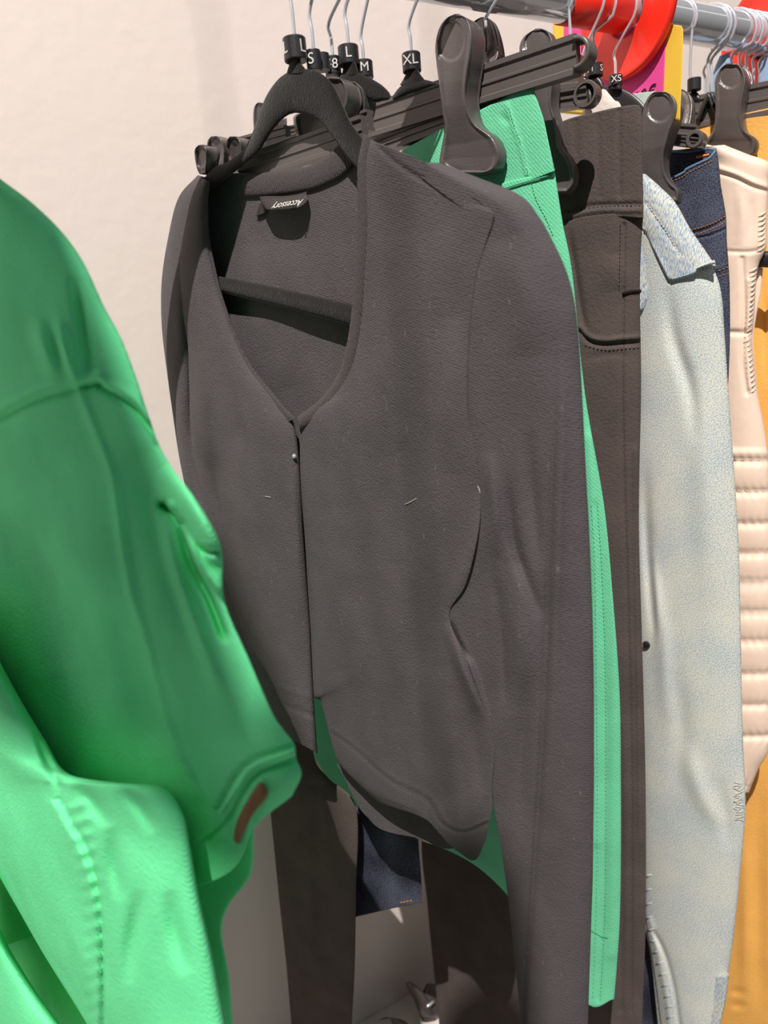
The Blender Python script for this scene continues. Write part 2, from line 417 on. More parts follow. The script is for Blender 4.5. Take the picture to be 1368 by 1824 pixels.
def clip(parent, pl, L, Rr, off, prof_off, disc=None, name='clip', m='grey_plastic', thick=.0022):
    """Spring clip lever: outline left and right, standing off the bar by prof_off down its length, lipped rim, thumb dish."""
    po = np.array(prof_off, float)
    def field(u, v, G):
        o = np.interp(v, np.linspace(0, 1, len(po)), po)
        e = np.minimum(np.minimum(u, 1-u)*2, np.minimum(v, 1-v)*5)
        o = o+.0016*np.exp(-((e-.13)/.10)**2)-.0012*(e < .03)
        if disc:
            (dx, dy, rx, ry) = disc
            dd = ((G[..., 0]-dx)/rx)**2+((G[..., 1]-dy)/ry)**2
            o = o-.0014*np.clip((1.06-dd)*6, 0, 1)
        return o
    rows = [[a, b] for a, b in zip(L, Rr)]
    return sheet(name, rows, pl, MT[m], parent, base=off, bulge=.0016, back=thick*.42, edge=.0008, field=field, step=2.2, power=.7, sight=False)

def finish(o): return o

# ------------------------------------------------------------------ black cardigan and its hanger
Z1 = lambda pts: zoomed(3.0, 300, 0, pts)
PC = Plane(rail_x(525, 80))
hg = thing('velvet_hanger', 'black velvet hanger marked L twice, its arched top bare above the black cardigan', 'hanger', PC.at((525, 120)), 'clothes hangers on the rail')
hook(hg, PC, (526, 78), kink=.040)
outer = Z1([(120, 1060), (180, 965), (245, 895), (310, 868), (390, 810), (430, 750), (460, 680), (490, 590), (530, 500), (585, 425), (640, 385), (690, 368), (760, 372), (820, 395), (870, 440), (910, 510), (945, 590), (985, 670), (1060, 760), (1180, 850)])
inner = Z1([(150, 1130), (212, 1030), (262, 990), (320, 945), (400, 885), (480, 815), (530, 738), (565, 685), (600, 645), (635, 618), (660, 608), (685, 604), (740, 612), (790, 635), (830, 670), (870, 722), (910, 775), (960, 845), (1030, 920), (1150, 1010)])
sheet('arch', [[a, b] for a, b in zip(outer, inner)], PC, MT['velvet'], hg, base=0, bulge=.0035, edge=.0008, step=3)
sheet('neck', [[(517, 100), (536, 100)], [(516, 112), (536, 112)], [(513, 122), (543, 121)], [(510, 132), (548, 131)]], PC, MT['velvet'], hg, base=-.001, bulge=.0035, edge=.001, step=2.5)
sheet('crossbar', [[(330, 478), (330, 503)], [(395, 493), (398, 522)], [(460, 505), (463, 538)], [(520, 518), (523, 553)], [(580, 531), (583, 569)], [(640, 545), (643, 586)], [(720, 563), (723, 608)]], PC, MT['velvet'], hg, base=.001, bulge=.004, edge=.0008, step=4)
marker(hg, PC, (525.5, 89), 37, 33, [('L', -.95), ('L', .72)], size=.62)

cg = thing('cardigan', 'black fine-knit v-neck cardigan hanging open on a bare velvet hanger, front of the rail', 'cardigan', PC.at((600, 900)))
def inset(f, w, k): return f
# inside of the back, seen through the neck opening and below the front hem
back_rows = [[(346, 340), (385, 316), (430, 308), (500, 318), (560, 306), (600, 288), (645, 262)],
             [(350, 420), (420, 420), (480, 425), (560, 420), (610, 410), (650, 400), (720, 390)],
             [(350, 560), (420, 560), (480, 560), (560, 560), (640, 560), (700, 560), (800, 560)],
             [(360, 760), (420, 760), (480, 760), (560, 760), (640, 760), (740, 760), (830, 760)],
             [(420, 1000), (480, 1000), (540, 1000), (600, 1000), (680, 1000), (760, 1000), (840, 1000)],
             [(604, 1190), (622, 1200), (650, 1210), (685, 1225), (735, 1240), (790, 1260), (850, 1270)],
             [(606, 1346), (616, 1372), (632, 1402), (646, 1420), (700, 1450), (770, 1475), (862, 1440)],
             [(600, 1362), (618, 1393), (643, 1437), (678, 1477), (753, 1495), (800, 1512), (860, 1490)]]
cb = sheet('back_panel', back_rows, PC, MT['knit'], cg, base=-.0095, bulge=.001, edge=.0008, step=6, folds=[([(470, 430), (480, 560), (500, 700)], 60, .003, 'fade')])
nb = sheet('neck_band', [Z1([(395, 925), (400, 1052)]), Z1([(480, 925), (500, 1047)]), Z1([(545, 920), (570, 1042)]), Z1([(610, 912), (640, 1034)]), Z1([(690, 900), (710, 1022)]), Z1([(760, 880), (790, 1004)]), Z1([(820, 850), (850, 978)]), Z1([(872, 812), (915, 945)]), Z1([(908, 775), (985, 882)]), Z1([(960, 720), (1040, 800)])],
           PC, MT['rib'], cg, base=-.0068, bulge=.0018, edge=.0008, step=4)
cord('neck_seam', cb, Z1([(400, 1054), (500, 1049), (620, 1038), (710, 1025), (790, 1008), (850, 982), (915, 948), (980, 890)]), MT['rib'], cg, .0007, .0006)
# left front and its sleeve
sleeve_l = [[(352, 312), (374, 318)], [(318, 352), (366, 365)], [(300, 420), (368, 425)], [(288, 500), (366, 520)], [(288, 580), (352, 600)], [(297, 660), (346, 690)], [(308, 740), (350, 770)], [(322, 830), (372, 860)], [(345, 930), (400, 960)], [(385, 1060), (450, 1080)], [(425, 1200), (495, 1200)], [(440, 1310), (498, 1310)], [(445, 1380), (486, 1385)]]
sheet('sleeve', sleeve_l, PC, MT['knit'], cg, base=-.012, bulge=.020, edge=.001, step=5, folds=[([(320, 470), (318, 560), (325, 650)], 12, .004, 'fade'), ([(330, 700), (350, 850), (400, 1000)], 8, -.005, 'fade')])
lf_L = [(360, 318), (340, 350), (325, 420), (318, 500), (322, 565), (334, 620), (337, 690), (340, 770), (354, 850), (388, 1000), (428, 1120), (462, 1220), (492, 1290), (500, 1306)]
lf_R = [(374, 322), (371, 360), (372, 420), (384, 485), (396, 530), (421, 600), (450, 655), (500, 718), (528, 775), (541, 960), (552, 1110), (558, 1230), (564, 1320), (566, 1342)]
lf = sheet('left_front', [[a, ((a[0]+b[0])/2, (a[1]+b[1])/2), b] for a, b in zip(lf_L, lf_R)], PC, MT['knit'], cg, base=.004, bulge=.012, edge=.0015, back=-.010, step=4.5,
           folds=[([(400, 640), (440, 760), (455, 880), (470, 1020), (490, 1180)], 7, .0016, 'fade'), ([(370, 800), (390, 900), (410, 1010)], 9, -.005, 'fade'), ([(355, 620), (362, 740), (380, 840)], 14, .005, 'fade'),
                  ([(420, 760), (430, 900), (450, 1050)], 16, .003, 'fade'), ([(515, 800), (528, 960), (540, 1120)], 9, .0025, 'fade'), ([(486, 1246), (520, 1262), (560, 1275)], 3, -.0012), ([(478, 1215), (520, 1232), (556, 1240)], 3, .0006)])
lnb = [(372, 322), (370, 362), (372, 420), (385, 487), (397, 532), (422, 602), (451, 657), (500, 718), (526, 745)]
sheet('neckline_trim', [[(x-16+i*.3, y+8), (x+1, y)] for i, (x, y) in enumerate(lnb)], PC, MT['rib'], cg, base=.0075, bulge=.0025, edge=.001, step=3)
# right front: shoulder to hem
rf_L = [(652, 246), (640, 300), (640, 400), (634, 480), (628, 560), (619, 620), (603, 672), (572, 716), (534, 748), (534, 800), (536, 870), (543, 960), (549, 1060), (555, 1160), (558, 1236), (572, 1252), (590, 1320), (606, 1362)]
rf_R = [(742, 281), (800, 318), (872, 372), (878, 392), (866, 430), (852, 480), (842, 530), (835, 600), (832, 680), (835, 760), (850, 830), (856, 900), (850, 960), (830, 1040), (800, 1095), (824, 1160), (862, 1240), (880, 1330)]
rf_rows = [[a, ((a[0]*2+b[0])/3, (a[1]*2+b[1])/3), ((a[0]+2*b[0])/3, (a[1]+2*b[1])/3), b] for a, b in zip(rf_L, rf_R)]
rf_rows += [[(640, 1398), (720, 1425), (800, 1440), (876, 1400)], [(664, 1420), (742, 1446), (812, 1478), (877, 1436)], [(677, 1430), (753, 1455), (815, 1510), (872, 1462)], [(684, 1433), (762, 1462), (838, 1532), (866, 1496)]]
rf = sheet('right_front', rf_rows, PC, MT['knit'], cg, base=.003, bulge=.014, sides=(1, 0), edge=.002, back=-.012, step=4.2, wave=.0015,
           folds=[([(592, 1306), (634, 1336), (698, 1391), (762, 1425), (787, 1467), (825, 1483), (868, 1467)], 4, -.0010), ([(592, 1300), (634, 1330), (698, 1385), (765, 1419), (792, 1461), (825, 1477), (866, 1461)], 3, .0008),
                  ([(665, 252), (700, 286), (750, 319), (827, 353), (877, 372)], 5, -.0010),
                  ([(700, 1000), (705, 1150), (720, 1300)], 22, .005, 'fade'), ([(600, 900), (600, 1050), (610, 1200)], 26, .004, 'fade'), ([(650, 960), (655, 1100), (665, 1250)], 20, -.004, 'fade'),
                  ([(780, 1180), (790, 1300), (800, 1420)], 22, .005, 'fade'), ([(840, 1250), (850, 1340), (858, 1420)], 14, -.004, 'fade'),
                  ([(795, 1104), (820, 1180), (862, 1285)], 10, .006, 'fade'), ([(810, 560), (800, 700), (800, 850)], 30, .004, 'fade'), ([(855, 870), (852, 920), (842, 990), (800, 1090)], 14, .004, 'fade')])
rnb = [(648, 238), (637, 296), (637, 400), (632, 480), (626, 556), (617, 615), (601, 668), (570, 711), (530, 742)]
rnw = [(668, 250), (662, 296), (660, 400), (655, 480), (648, 562), (639, 630), (622, 690), (588, 735), (534, 768)]
tr = sheet('neckline_trim', [[a, b] for a, b in zip(rnb, rnw)], PC, MT['rib'], cg, base=.0085, bulge=.003, edge=.001, step=3)
# right sleeve, nearest the room
sl_L = [(715, 290), (774, 334), (846, 388), (858, 408), (856, 450), (840, 520), (832, 600), (828, 680), (831, 760), (847, 830), (852, 900), (846, 960), (826, 1040), (792, 1100), (806, 1135), (838, 1210), (864, 1290), (874, 1370), (880, 1440), (893, 1515), (905, 1600), (918, 1720), (930, 1850)]
sl_R = [(783, 290), (845, 314), (925, 347), (960, 386), (985, 430), (1008, 480), (1022, 530), (1030, 590), (1036, 680), (1041, 780), (1045, 860), (1049, 930), (1053, 1020), (1056, 1110), (1057, 1160), (1058, 1240), (1058, 1320), (1058, 1400), (1057, 1470), (1056, 1560), (1053, 1650), (1049, 1770), (1046, 1860)]
sl_rows = [[a, ((a[0]*2+b[0])/3, (a[1]*2+b[1])/3), ((a[0]+2*b[0])/3, (a[1]+2*b[1])/3), b] for a, b in zip(sl_L, sl_R)]
sl = sheet('sleeve', sl_rows, PC, MT['knit'], cg, base=.001, bulge=.0155, sides=(0, 1), edge=.002, back=.008, step=4.2, power=.6,
           folds=[([(992, 560), (986, 800), (978, 1000), (975, 1100), (968, 1280), (955, 1500), (942, 1700), (934, 1950), (925, 2200)], 5, -.0042, 'fade'), ([(1003, 620), (1000, 800), (993, 1000), (984, 1280), (970, 1500)], 10, .003, 'fade'),
                  ([(905, 860), (915, 960), (940, 1040), (968, 1110)], 9, -.005, 'fade'), ([(880, 1020), (892, 1100), (896, 1180), (900, 1260)], 7, -.004, 'fade'), ([(870, 800), (880, 900), (885, 1000)], 12, .005, 'fade'), ([(940, 760), (950, 900), (962, 1020)], 12, -.004, 'fade'),
                  ([(920, 1000), (925, 1120), (930, 1260)], 22, .005, 'fade'), ([(945, 1180), (930, 1330), (925, 1450)], 12, -.004, 'fade'),
                  ([(798, 1104), (820, 1150), (840, 1180)], 6, -.006, 'fade'), ([(806, 1112), (835, 1180), (868, 1280)], 7, .005, 'fade'), ([(900, 420), (930, 520), (940, 640)], 40, .004, 'fade')])
cord('armhole_seam', sl, [(876, 384), (864, 430), (850, 480), (842, 530), (836, 600), (833, 680), (836, 760), (850, 826)], MT['rib'], cg, .0006, -.0002)
# fastening at the front
fs = on(lf, [(527, 812)], .001)[0]
hk = lathe('hook_fastener', fs+PC.N*.001, PC.N, [(0, .0012), (.0006, .0019), (.0016, .0016), (.002, .0006)], MT['wire'], cg, 14, 'tiny metal hook fastener')
# the woven label at the neck: a folded loop with upside-down italic print, and a corner sticking out
lp = [[(462, 350), (478, 349), (505, 349), (528, 346), (546, 341)], [(466, 362), (480, 362), (506, 360), (529, 356), (546, 348)], [(474, 374), (484, 374), (507, 373), (525, 370), (540, 358)]]
lb = sheet('label_loop', lp, PC, MT['label'], cg, base=-.002, bulge=.001, back=.0, edge=.0004, step=3, field=lambda u, v, G: .006*v**.7-.002*np.abs(2*u-1)**2)
sheet('label_corner', [[(463, 362), (468, 360)], [(459, 376), (474, 374)], [(457, 386), (474, 378)]], PC, MT['label'], cg, base=-.006, bulge=.0006, edge=.0004, step=2.5)
q = on(lb, [(512, 364)], .0006)[0]
a1, b1 = on(lb, [(490, 365), (532, 358)])
tx = b1-a1; tx /= np.linalg.norm(tx); dn_ = on(lb, [(508, 372)])[0]-on(lb, [(506, 352)])[0]; dn_ /= np.linalg.norm(dn_)
dn_ = dn_-tx*(dn_@tx); dn_ /= np.linalg.norm(dn_)
text('label_print', 'Accessory', q, -tx, dn_, .0075, MT['white_ink'], lb.o, ext=.00005, shear=.35)
for (x0_, y0_, x1_, y1_) in ((851, 866, 855, 879), (720, 899, 742, 888), (472, 884, 482, 886)):
    s_ = rf if 535 < x0_ < 845 else (sl if x0_ > 845 else lf)
    o = tube('lint', on(s_, arclen([(x0_, y0_), ((x0_+x1_)/2+1, (y0_+y1_)/2), (x1_, y1_)], 6), .0006), .00022, MT['cream_thread'], cg, 5)

# ------------------------------------------------------------------ green trousers on the big clip hanger
Z2 = lambda pts: zoomed(4.0235, 740, 0, pts)
PG = Plane(rail_x(862, 120))
h1 = thing('clip_hanger', 'ribbed black clip hanger with the largest clip, holding the green trousers', 'hanger', PG.at((850, 150)), 'clip hangers on the rail')
hook(h1, PG, (865, 40), kink=.003)
bar(h1, PG, (560, 250), (1030, 98), 50, .010)
bar(h1, PG, (600, 291), (930, 170), 24, .012, -.004, 'lower_rib')
# rounded open end of the bar
ctr = PG.at((1018, 102)); e_ = []
for a in np.linspace(-math.pi*.55, math.pi*.55, 18): e_.append(ctr-PG.D*(.006+.010*math.cos(a))+ZU*.0098*math.sin(a))
v_, f_ = tube_mesh(np.array(e_), .0016, 8)
bw = []
for s_ in (-.006, -.003, 0, .003, .006): bw.append(tube_mesh(np.array(e_)+PG.N*s_, .0019, 8))
v_, f_ = merge(bw); mesh_obj('bar_end', v_, f_, MT['bar_plastic'], h1)
c1L = Z2([(280, 100), (215, 135), (165, 215), (142, 330), (150, 450), (165, 570), (180, 700), (195, 820), (208, 930), (190, 1040), (176, 1120), (178, 1175), (260, 1215), (340, 1240)])
c1R = Z2([(312, 100), (375, 140), (408, 225), (406, 330), (390, 440), (370, 560), (362, 690), (386, 810), (440, 895), (555, 980), (605, 1080), (600, 1165), (560, 1215), (450, 1246)])
clip(h1, PG, c1L, c1R, .010, [.013, .014, .0155, .0165, .0165, .015, .012, .009, .008, .008, .008], disc=(803, 72, 24, 37), thick=.02)
clip(h1, PG, Z2([(470, 122), (410, 160), (400, 230), (415, 330), (430, 420), (450, 480)]), Z2([(510, 122), (560, 165), (592, 260), (600, 340), (590, 420), (540, 450)]), -.028, [.0, .002, .004, .008, .012], name='clip_back', thick=.01)
tube('clip_rib', PG.at(np.array(Z2([(488, 160), (500, 260), (500, 370)])), -.016), .0018, MT['grey_plastic'], h1, 8)
gt = thing('trousers', 'emerald green cotton trousers with a top-stitched side stripe, behind the cardigan', 'trousers', PG.at((900, 900)), 'trousers on the rail')
wb_rows = [Z2([(-100, 1080), (180, 928), (460, 790), (640, 700), (790, 612), (830, 600)]), Z2([(-100, 1130), (180, 1000), (470, 870), (660, 780), (830, 690), (866, 690)]), Z2([(-100, 1240), (200, 1130), (500, 1000), (700, 920), (890, 830), (920, 870)]), Z2([(-80, 1360), (240, 1260), (540, 1150), (740, 1090), (930, 1020), (962, 1050)]), Z2([(-60, 1460), (280, 1370), (600, 1285), (780, 1240), (960, 1180), (988, 1170)]), Z2([(-40, 1520), (300, 1440), (640, 1345), (800, 1300), (960, 1240), (1000, 1225)])]
gw = sheet('waistband', wb_rows, PG, MT['green_trouser'], gt, base=-.003, bulge=.004, edge=.002, step=3.2,
           folds=[(Z2([(655, 750), (700, 900), (760, 1080), (800, 1250)]), 3, .0012), (Z2([(600, 800), (640, 860), (690, 880)]), 5, -.001, 'fade')])
stitches('stitching', gw, Z2([(668, 770), (706, 900), (770, 1080), (805, 1240)]), MT['green_thread'], gt, 6, 3.2, .00025)
gb_rows = [[Z2([(-40, 1500)])[0], (820, 350), (900, 325), (988, 305)], [(720, 420), (830, 415), (920, 410), (1003, 400)], [(700, 500), (830, 500), (940, 500), (1020, 490)], [(660, 700), (800, 700), (940, 700), (1042, 700)], [(620, 900), (780, 900), (940, 900), (1076, 900)], [(590, 1080), (760, 1080), (940, 1080), (1093, 1080)], [(560, 1240), (740, 1250), (930, 1260), (1104, 1240)],
           [(560, 1345), (720, 1400), (930, 1420), (1106, 1400)], [(640, 1442), (760, 1480), (940, 1530), (1106, 1530)], [(756, 1497), (850, 1530), (970, 1620), (1104, 1640)], [(862, 1542), (920, 1612), (1000, 1690), (1099, 1720)], [(905, 1596), (960, 1660), (1044, 1786), (1094, 1780)]]
gb = sheet('legs', gb_rows, PG, MT['green_trouser'], gt, base=-.006, bulge=.010, edge=.002, back=.010, step=4.5, power=.6,
           folds=[([(1062, 900), (1072, 1080), (1078, 1250), (1078, 1450), (1075, 1600), (1066, 1780)], 5, -.0010), ([(1050, 780), (1058, 930), (1062, 1100), (1062, 1300), (1060, 1500)], 9, .0018), ([(1088, 900), (1094, 1100), (1094, 1400), (1090, 1700)], 9, .0012),
                  ([(568, 1262), (580, 1310), (590, 1360)], 7, .003, 'fade')])
stitches('stitching', gb, [(1064, 900), (1071, 1000), (1077, 1150), (1079, 1300), (1079, 1450), (1078, 1600), (1074, 1700), (1069, 1784)], MT['green_thread'], gt, 7, 3.4, .00028)
stitches('stitching', gb, [(1053, 900), (1059, 1000), (1062, 1200), (1064, 1400), (1062, 1600), (1056, 1780)], MT['green_thread'], gt, 8, 3.2, .00025)
stitches('stitching', gb, Z2([(830, 1310), (860, 1420), (910, 1520), (950, 1600), (985, 1690)]), MT['green_thread'], gt, 6, 4, .0003)
cord('loose_thread', gb, [(1053, 1658), (1064, 1664), (1072, 1669), (1083, 1671)], MT['green_thread'], gt, .0004, .0006, 20)
cord('waist_seam', gb, [(892, 338), (930, 326), (960, 318), (984, 311)], MT['green_thread'], gt, .0006, .0012, 30)

# ------------------------------------------------------------------ brown-black trousers on the next clip hanger
PB = Plane(rail_x(1016, 60)-.02)
h2 = thing('clip_hanger', 'black clip hanger half hidden behind the big one, holding the brown-black trousers', 'hanger', PB.at((1016, 100)), 'clip hangers on the rail')
hook(h2, PB, (1016, 60), kink=.003)
bar(h2, PB, (860, 150), (1035, 128), 46, .014)
bar(h2, PB, (940, 190), (1050, 172), 26, .014, 0.0, 'lower_rib')
lathe('bar_end', PB.at((1052, 172), -.004), PB.N*1.0, [(0, .002), (0, .0100), (.010, .0108), (.012, .0100), (.012, .0080), (.006, .0074), (.006, .002)], MT['bar_plastic'], h2, 28)
tube('end_pin', [PB.at((1050, 158), .004), PB.at((1051, 172), .004), PB.at((1052, 186), .004)], .0014, MT['grey_plastic'], h2, 8)
c2L = Z2([(860, 205), (780, 260), (745, 340), (760, 450), (800, 600), (840, 750), (855, 900), (870, 1050), (862, 1150), (870, 1260), (890, 1330), (960, 1385)])
c2R = Z2([(900, 203), (960, 235), (992, 330), (992, 450), (985, 600), (975, 750), (1015, 900), (1038, 1050), (1100, 1132), (1138, 1220), (1132, 1320), (1075, 1386)])
clip(h2, PB, c2L, c2R, .020, [.004, .006, .008, .010, .011, .0105, .009, .007, .006, .006], disc=Z2([(880, 315)])[0]+(24, 27), thick=.014)
bt = thing('trousers', 'brown-black jeans with a ribbed waistband, right of the green trousers', 'trousers', PB.at((1070, 900)), 'trousers on the rail')
bw_rows = [[(930, 262), (1000, 217), (1060, 200), (1105, 190), (1134, 187), (1143, 194)], [(930, 300), (1000, 262), (1060, 250), (1105, 245), (1136, 243), (1145, 248)], [(930, 350), (1002, 315), (1060, 305), (1105, 303), (1138, 302), (1145, 305)], [(940, 400), (1005, 372), (1060, 362), (1105, 360), (1138, 362), (1146, 364)], [(945, 425), (1008, 402), (1060, 390), (1105, 386), (1138, 388), (1146, 388)]]
bwb = sheet('waistband', bw_rows, PB, MT['black_twill'], bt, base=.004, bulge=.004, edge=.0025, back=.012, step=3.2,
            folds=[([(1024, 215), (1030, 360)], 4, -.0012), ([(1064, 205), (1068, 350)], 4, -.0010), ([(1102, 195), (1104, 350)], 4, -.0012), ([(1008, 378), (1060, 366), (1140, 364)], 4, -.0014), ([(1008, 388), (1060, 376), (1140, 375)], 5, .0012)])
stitches('stitching', bwb, [(1012, 379), (1050, 371), (1100, 367), (1143, 367)], MT['black_cloth'], bt, 7, 3.5, .0003)
bl_rows = [[(920, 440), (1008, 396), (1075, 382), (1146, 382)], [(900, 520), (1010, 470), (1080, 460), (1141, 460)], [(880, 620), (1010, 560), (1080, 550), (1140, 545)], [(860, 760), (1000, 700), (1080, 690), (1142, 690)], [(830, 1000), (990, 950), (1070, 930), (1138, 930)], [(790, 1250), (970, 1200), (1070, 1150), (1144, 1150)], [(752, 1470), (960, 1420), (1070, 1400), (1150, 1400)], [(762, 1620), (960, 1620), (1070, 1620), (1150, 1640)], [(778, 1780), (960, 1780), (1070, 1780), (1145, 1790)], [(795, 1960), (960, 1960), (1070, 1960), (1140, 1960)]]
bl = sheet('legs', bl_rows, PB, MT['black_twill'], bt, base=-.002, bulge=.012, edge=.003, back=.012, step=4.5, power=.6,
           folds=[([(1012, 400), (1022, 470), (1036, 560), (1050, 600)], 6, -.005, 'fade'), ([(1033, 582), (1050, 600), (1075, 606), (1108, 603), (1140, 600)], 4, .0020), ([(1033, 590), (1050, 608), (1078, 614), (1140, 610)], 4, -.002),
                  ([(1112, 400), (1110, 520), (1108, 700), (1112, 900), (1118, 1100), (1124, 1400), (1124, 1800)], 3, -.0016), ([(1132, 800), (1134, 1000), (1138, 1250), (1140, 1500)], 5, .0016), ([(1102, 1300), (1106, 1500), (1106, 1800)], 5, -.002), ([(1090, 450), (1100, 520)], 22, .002, 'fade'),
                  ([(1040, 640), (1085, 632), (1130, 634)], 6, -.001, 'fade')])
cord('buttonhole', bl, [(1110, 524), (1124, 520), (1140, 519)], MT['black_cloth'], bt, .0016, 0, 20)
stitches('stitching', bl, [(1042, 616), (1075, 624), (1110, 622), (1140, 620)], MT['black_cloth'], bt, 7, 3.5, .0003)
stitches('stitching', bl, [(1105, 400), (1104, 460), (1103, 520)], MT['black_cloth'], bt, 7, 3.5, .0003)

# ------------------------------------------------------------------ light denim jacket on a small velvet hanger
Z4 = lambda pts: zoomed(4.56, 1100, 100, pts)
Z5 = lambda pts: zoomed(5.7, 1000, 0, pts)
PX = Plane(rail_x(1096, 135))
h3 = thing('velvet_hanger', 'small black hanger with an XS marker below the red ring', 'hanger', PX.at((1096, 160)), 'clothes hangers on the rail')
hook(h3, PX, (1096.5, 136), kink=.021)
marker(h3, PX, (1096.5, 144), 21, 15, [('XS', .1)], size=.72)
sheet('arch', [[(1046, 172), (1052, 215)], [(1060, 158), (1066, 215)], [(1076, 152), (1080, 215)], [(1098, 154), (1096, 215)], [(1120, 163), (1112, 215)], [(1136, 174), (1128, 215)], [(1149, 187), (1142, 215)]], PX, MT['black_plastic'], h3, base=-.003, bulge=.002, edge=.001, step=3)
sheet('neck', [[(1089, 140), (1104, 140)], [(1086, 158), (1108, 160)]], PX, MT['black_plastic'], h3, bulge=.003, edge=.001, step=3)
dj = thing('denim_jacket', 'pale washed-out blue denim jacket, its sleeve hanging right of the brown-black jeans', 'jacket', PX.at((1230, 900)))
dR = [(1150, 308), (1176, 336), (1206, 376), (1232, 422), (1256, 456), (1276, 490), (1286, 530), (1291, 600), (1298, 700), (1305, 800), (1312, 900), (1317, 1000), (1320, 1150), (1323, 1300), (1328, 1420), (1325, 1490), (1318, 1560), (1308, 1660), (1297, 1735), (1291, 1780), (1283, 1830)]
dL = [(1120, 330), (1122, 380), (1124, 430), (1126, 470), (1128, 510), (1130, 545), (1132, 590), (1134, 660), (1136, 740), (1132, 830), (1134, 920), (1136, 1020), (1138, 1160), (1142, 1300), (1145, 1430), (1147, 1520), (1149, 1590), (1151, 1645), (1162, 1710), (1170, 1770), (1178, 1835)]
def dmid(a, b, t): return (a[0]+(b[0]-a[0])*t, a[1]+(b[1]-a[1])*t)
ds = sheet('sleeve', [[a, dmid(a, b, .33), dmid(a, b, .66), b] for a, b in list(zip(dL, dR))[2:]], PX, MT['light_denim'], dj, base=.004, bulge=.014, edge=.003, back=.010, step=4, power=.6,
           folds=[([(1190, 505), (1200, 600), (1230, 700), (1238, 800)], 12, -.005, 'fade'), ([(1150, 830), (1152, 950), (1162, 1080), (1170, 1140), (1168, 1200)], 9, -.006, 'fade'), ([(1165, 1000), (1180, 1150), (1190, 1300)], 14, .004, 'fade'), ([(1160, 960), (1172, 1110), (1164, 1190)], 6, .004, 'fade'), ([(1164, 1660), (1184, 1700), (1200, 1760), (1210, 1830)], 4, -.003),
                  ([(1158, 1640), (1172, 1700), (1186, 1770), (1194, 1830)], 5, .002), ([(1240, 650), (1260, 900), (1262, 1100)], 26, .004, 'fade'), ([(1280, 1380), (1290, 1450), (1300, 1520)], 12, -.003, 'fade'), ([(1220, 1320), (1250, 1420), (1290, 1480)], 16, .004, 'fade'), ([(1200, 1180), (1215, 1300), (1200, 1420)], 16, -.003, 'fade')])
for i in range(9):                            # puckers along the sleeve's seam
    pass
dy = sheet('yoke', [Z4([(60, 930), (120, 945), (195, 955), (230, 960)]), Z4([(60, 1130), (170, 1120), (270, 1090), (345, 1060)]), Z4([(80, 1260), (200, 1240), (350, 1220), (470, 1190)]), Z4([(120, 1370), (250, 1370), (420, 1380), (590, 1400)]), Z4([(180, 1390), (300, 1480), (500, 1530), (700, 1560)]), Z4([(250, 1500), (340, 1600), (560, 1650), (775, 1670)]), Z4([(330, 1660), (400, 1740), (580, 1720), (795, 1695)]), Z4([(400, 1810), (440, 1815), (600, 1750), (800, 1700)])],
           PX, MT['stripe_denim'], dj, base=.010, bulge=.012, edge=.002, back=-.008, step=3.4,
           folds=[(Z4([(230, 1190), (330, 1340), (420, 1480), (520, 1620)]), 3, -.0012), (Z4([(190, 1400), (260, 1520), (340, 1660), (410, 1800)]), 4, .0014)])
stitches('stitching', dy, Z4([(240, 1200), (330, 1330), (400, 1430), (480, 1570), (520, 1640)]), MT['cream_thread'], dj, 6, 4, .0003)
sheet('shoulder_panel', [Z4([(60, 1400), (180, 1400), (190, 1415)]), Z4([(60, 1500), (150, 1500), (250, 1540)]), Z4([(60, 1640), (180, 1650), (330, 1690)]), Z4([(60, 1760), (200, 1780), (385, 1810)]), Z4([(60, 2000), (200, 1960), (340, 1860)]), Z4([(60, 2110), (130, 2080), (215, 2060)])],
      PX, MT['stripe_denim'], dj, base=.012, bulge=.004, edge=.002, back=-.002, step=3.4)
sheet('armhole_trim', [Z4([(430, 1800), (445, 1822)]), Z4([(560, 1760), (580, 1785)]), Z4([(620, 1735), (635, 1760)]), Z4([(640, 1715), (650, 1730)]), Z4([(720, 1680), (730, 1700)]), Z4([(785, 1655), (800, 1690)])], PX, MT['stripe_denim'], dj, base=.021, bulge=.0025, edge=.0008, step=2.5)
sheet('front_edge', [[(1146, 1640), (1152, 1640)], [(1159, 1705), (1166, 1700)], [(1166, 1770), (1178, 1765)], [(1172, 1830), (1192, 1830)], [(1176, 1880), (1200, 1880)]], PX, MT['stripe_denim'], dj, base=.0, bulge=.003, edge=.001, step=3)
sheet('cuff', [[(1256, 1740), (1290, 1738), (1299, 1734)], [(1252, 1770), (1286, 1770), (1295, 1768)], [(1250, 1800), (1282, 1800), (1290, 1795)], [(1248, 1850), (1270, 1850), (1280, 1840)]], PX, MT['stripe_denim'], dj, base=.012, bulge=.004, edge=.001, step=3)
fr = []
for i in range(16):
    y = 1395+i*4.3; x = 1318+random.uniform(-3, 4)
    p = on(ds, [(x-9, y+random.uniform(-4, 4)), (x, y), (x+5, y+random.uniform(-5, 5))], .0015); fr.append(tube_mesh(p, .00025, 5))
for (x, y) in ((1298, 1734), (1292, 1768)):
    p = on(ds, [(x-8, y+4), (x-2, y), (x-1, y-2)], .002); fr.append(tube_mesh(p, .00035, 5))
v_, f_ = merge(fr); o = mesh_obj('frayed_threads', v_, f_, MT['white_cloth'], dj); o['kind'] = 'stuff'
pk = []
for i in range(14):
    t = i/13; c_ = cr([(1154, 1560), (1156, 1640), (1172, 1705), (1188, 1770), (1196, 1830)], np.array([t]))[0]
    p = on(ds, [c_+(-7, 3), c_+(0, 0), c_+(7, -2)], .0004); pk.append(tube_mesh(p, np.array([.0004, .0011, .0004]), 6))
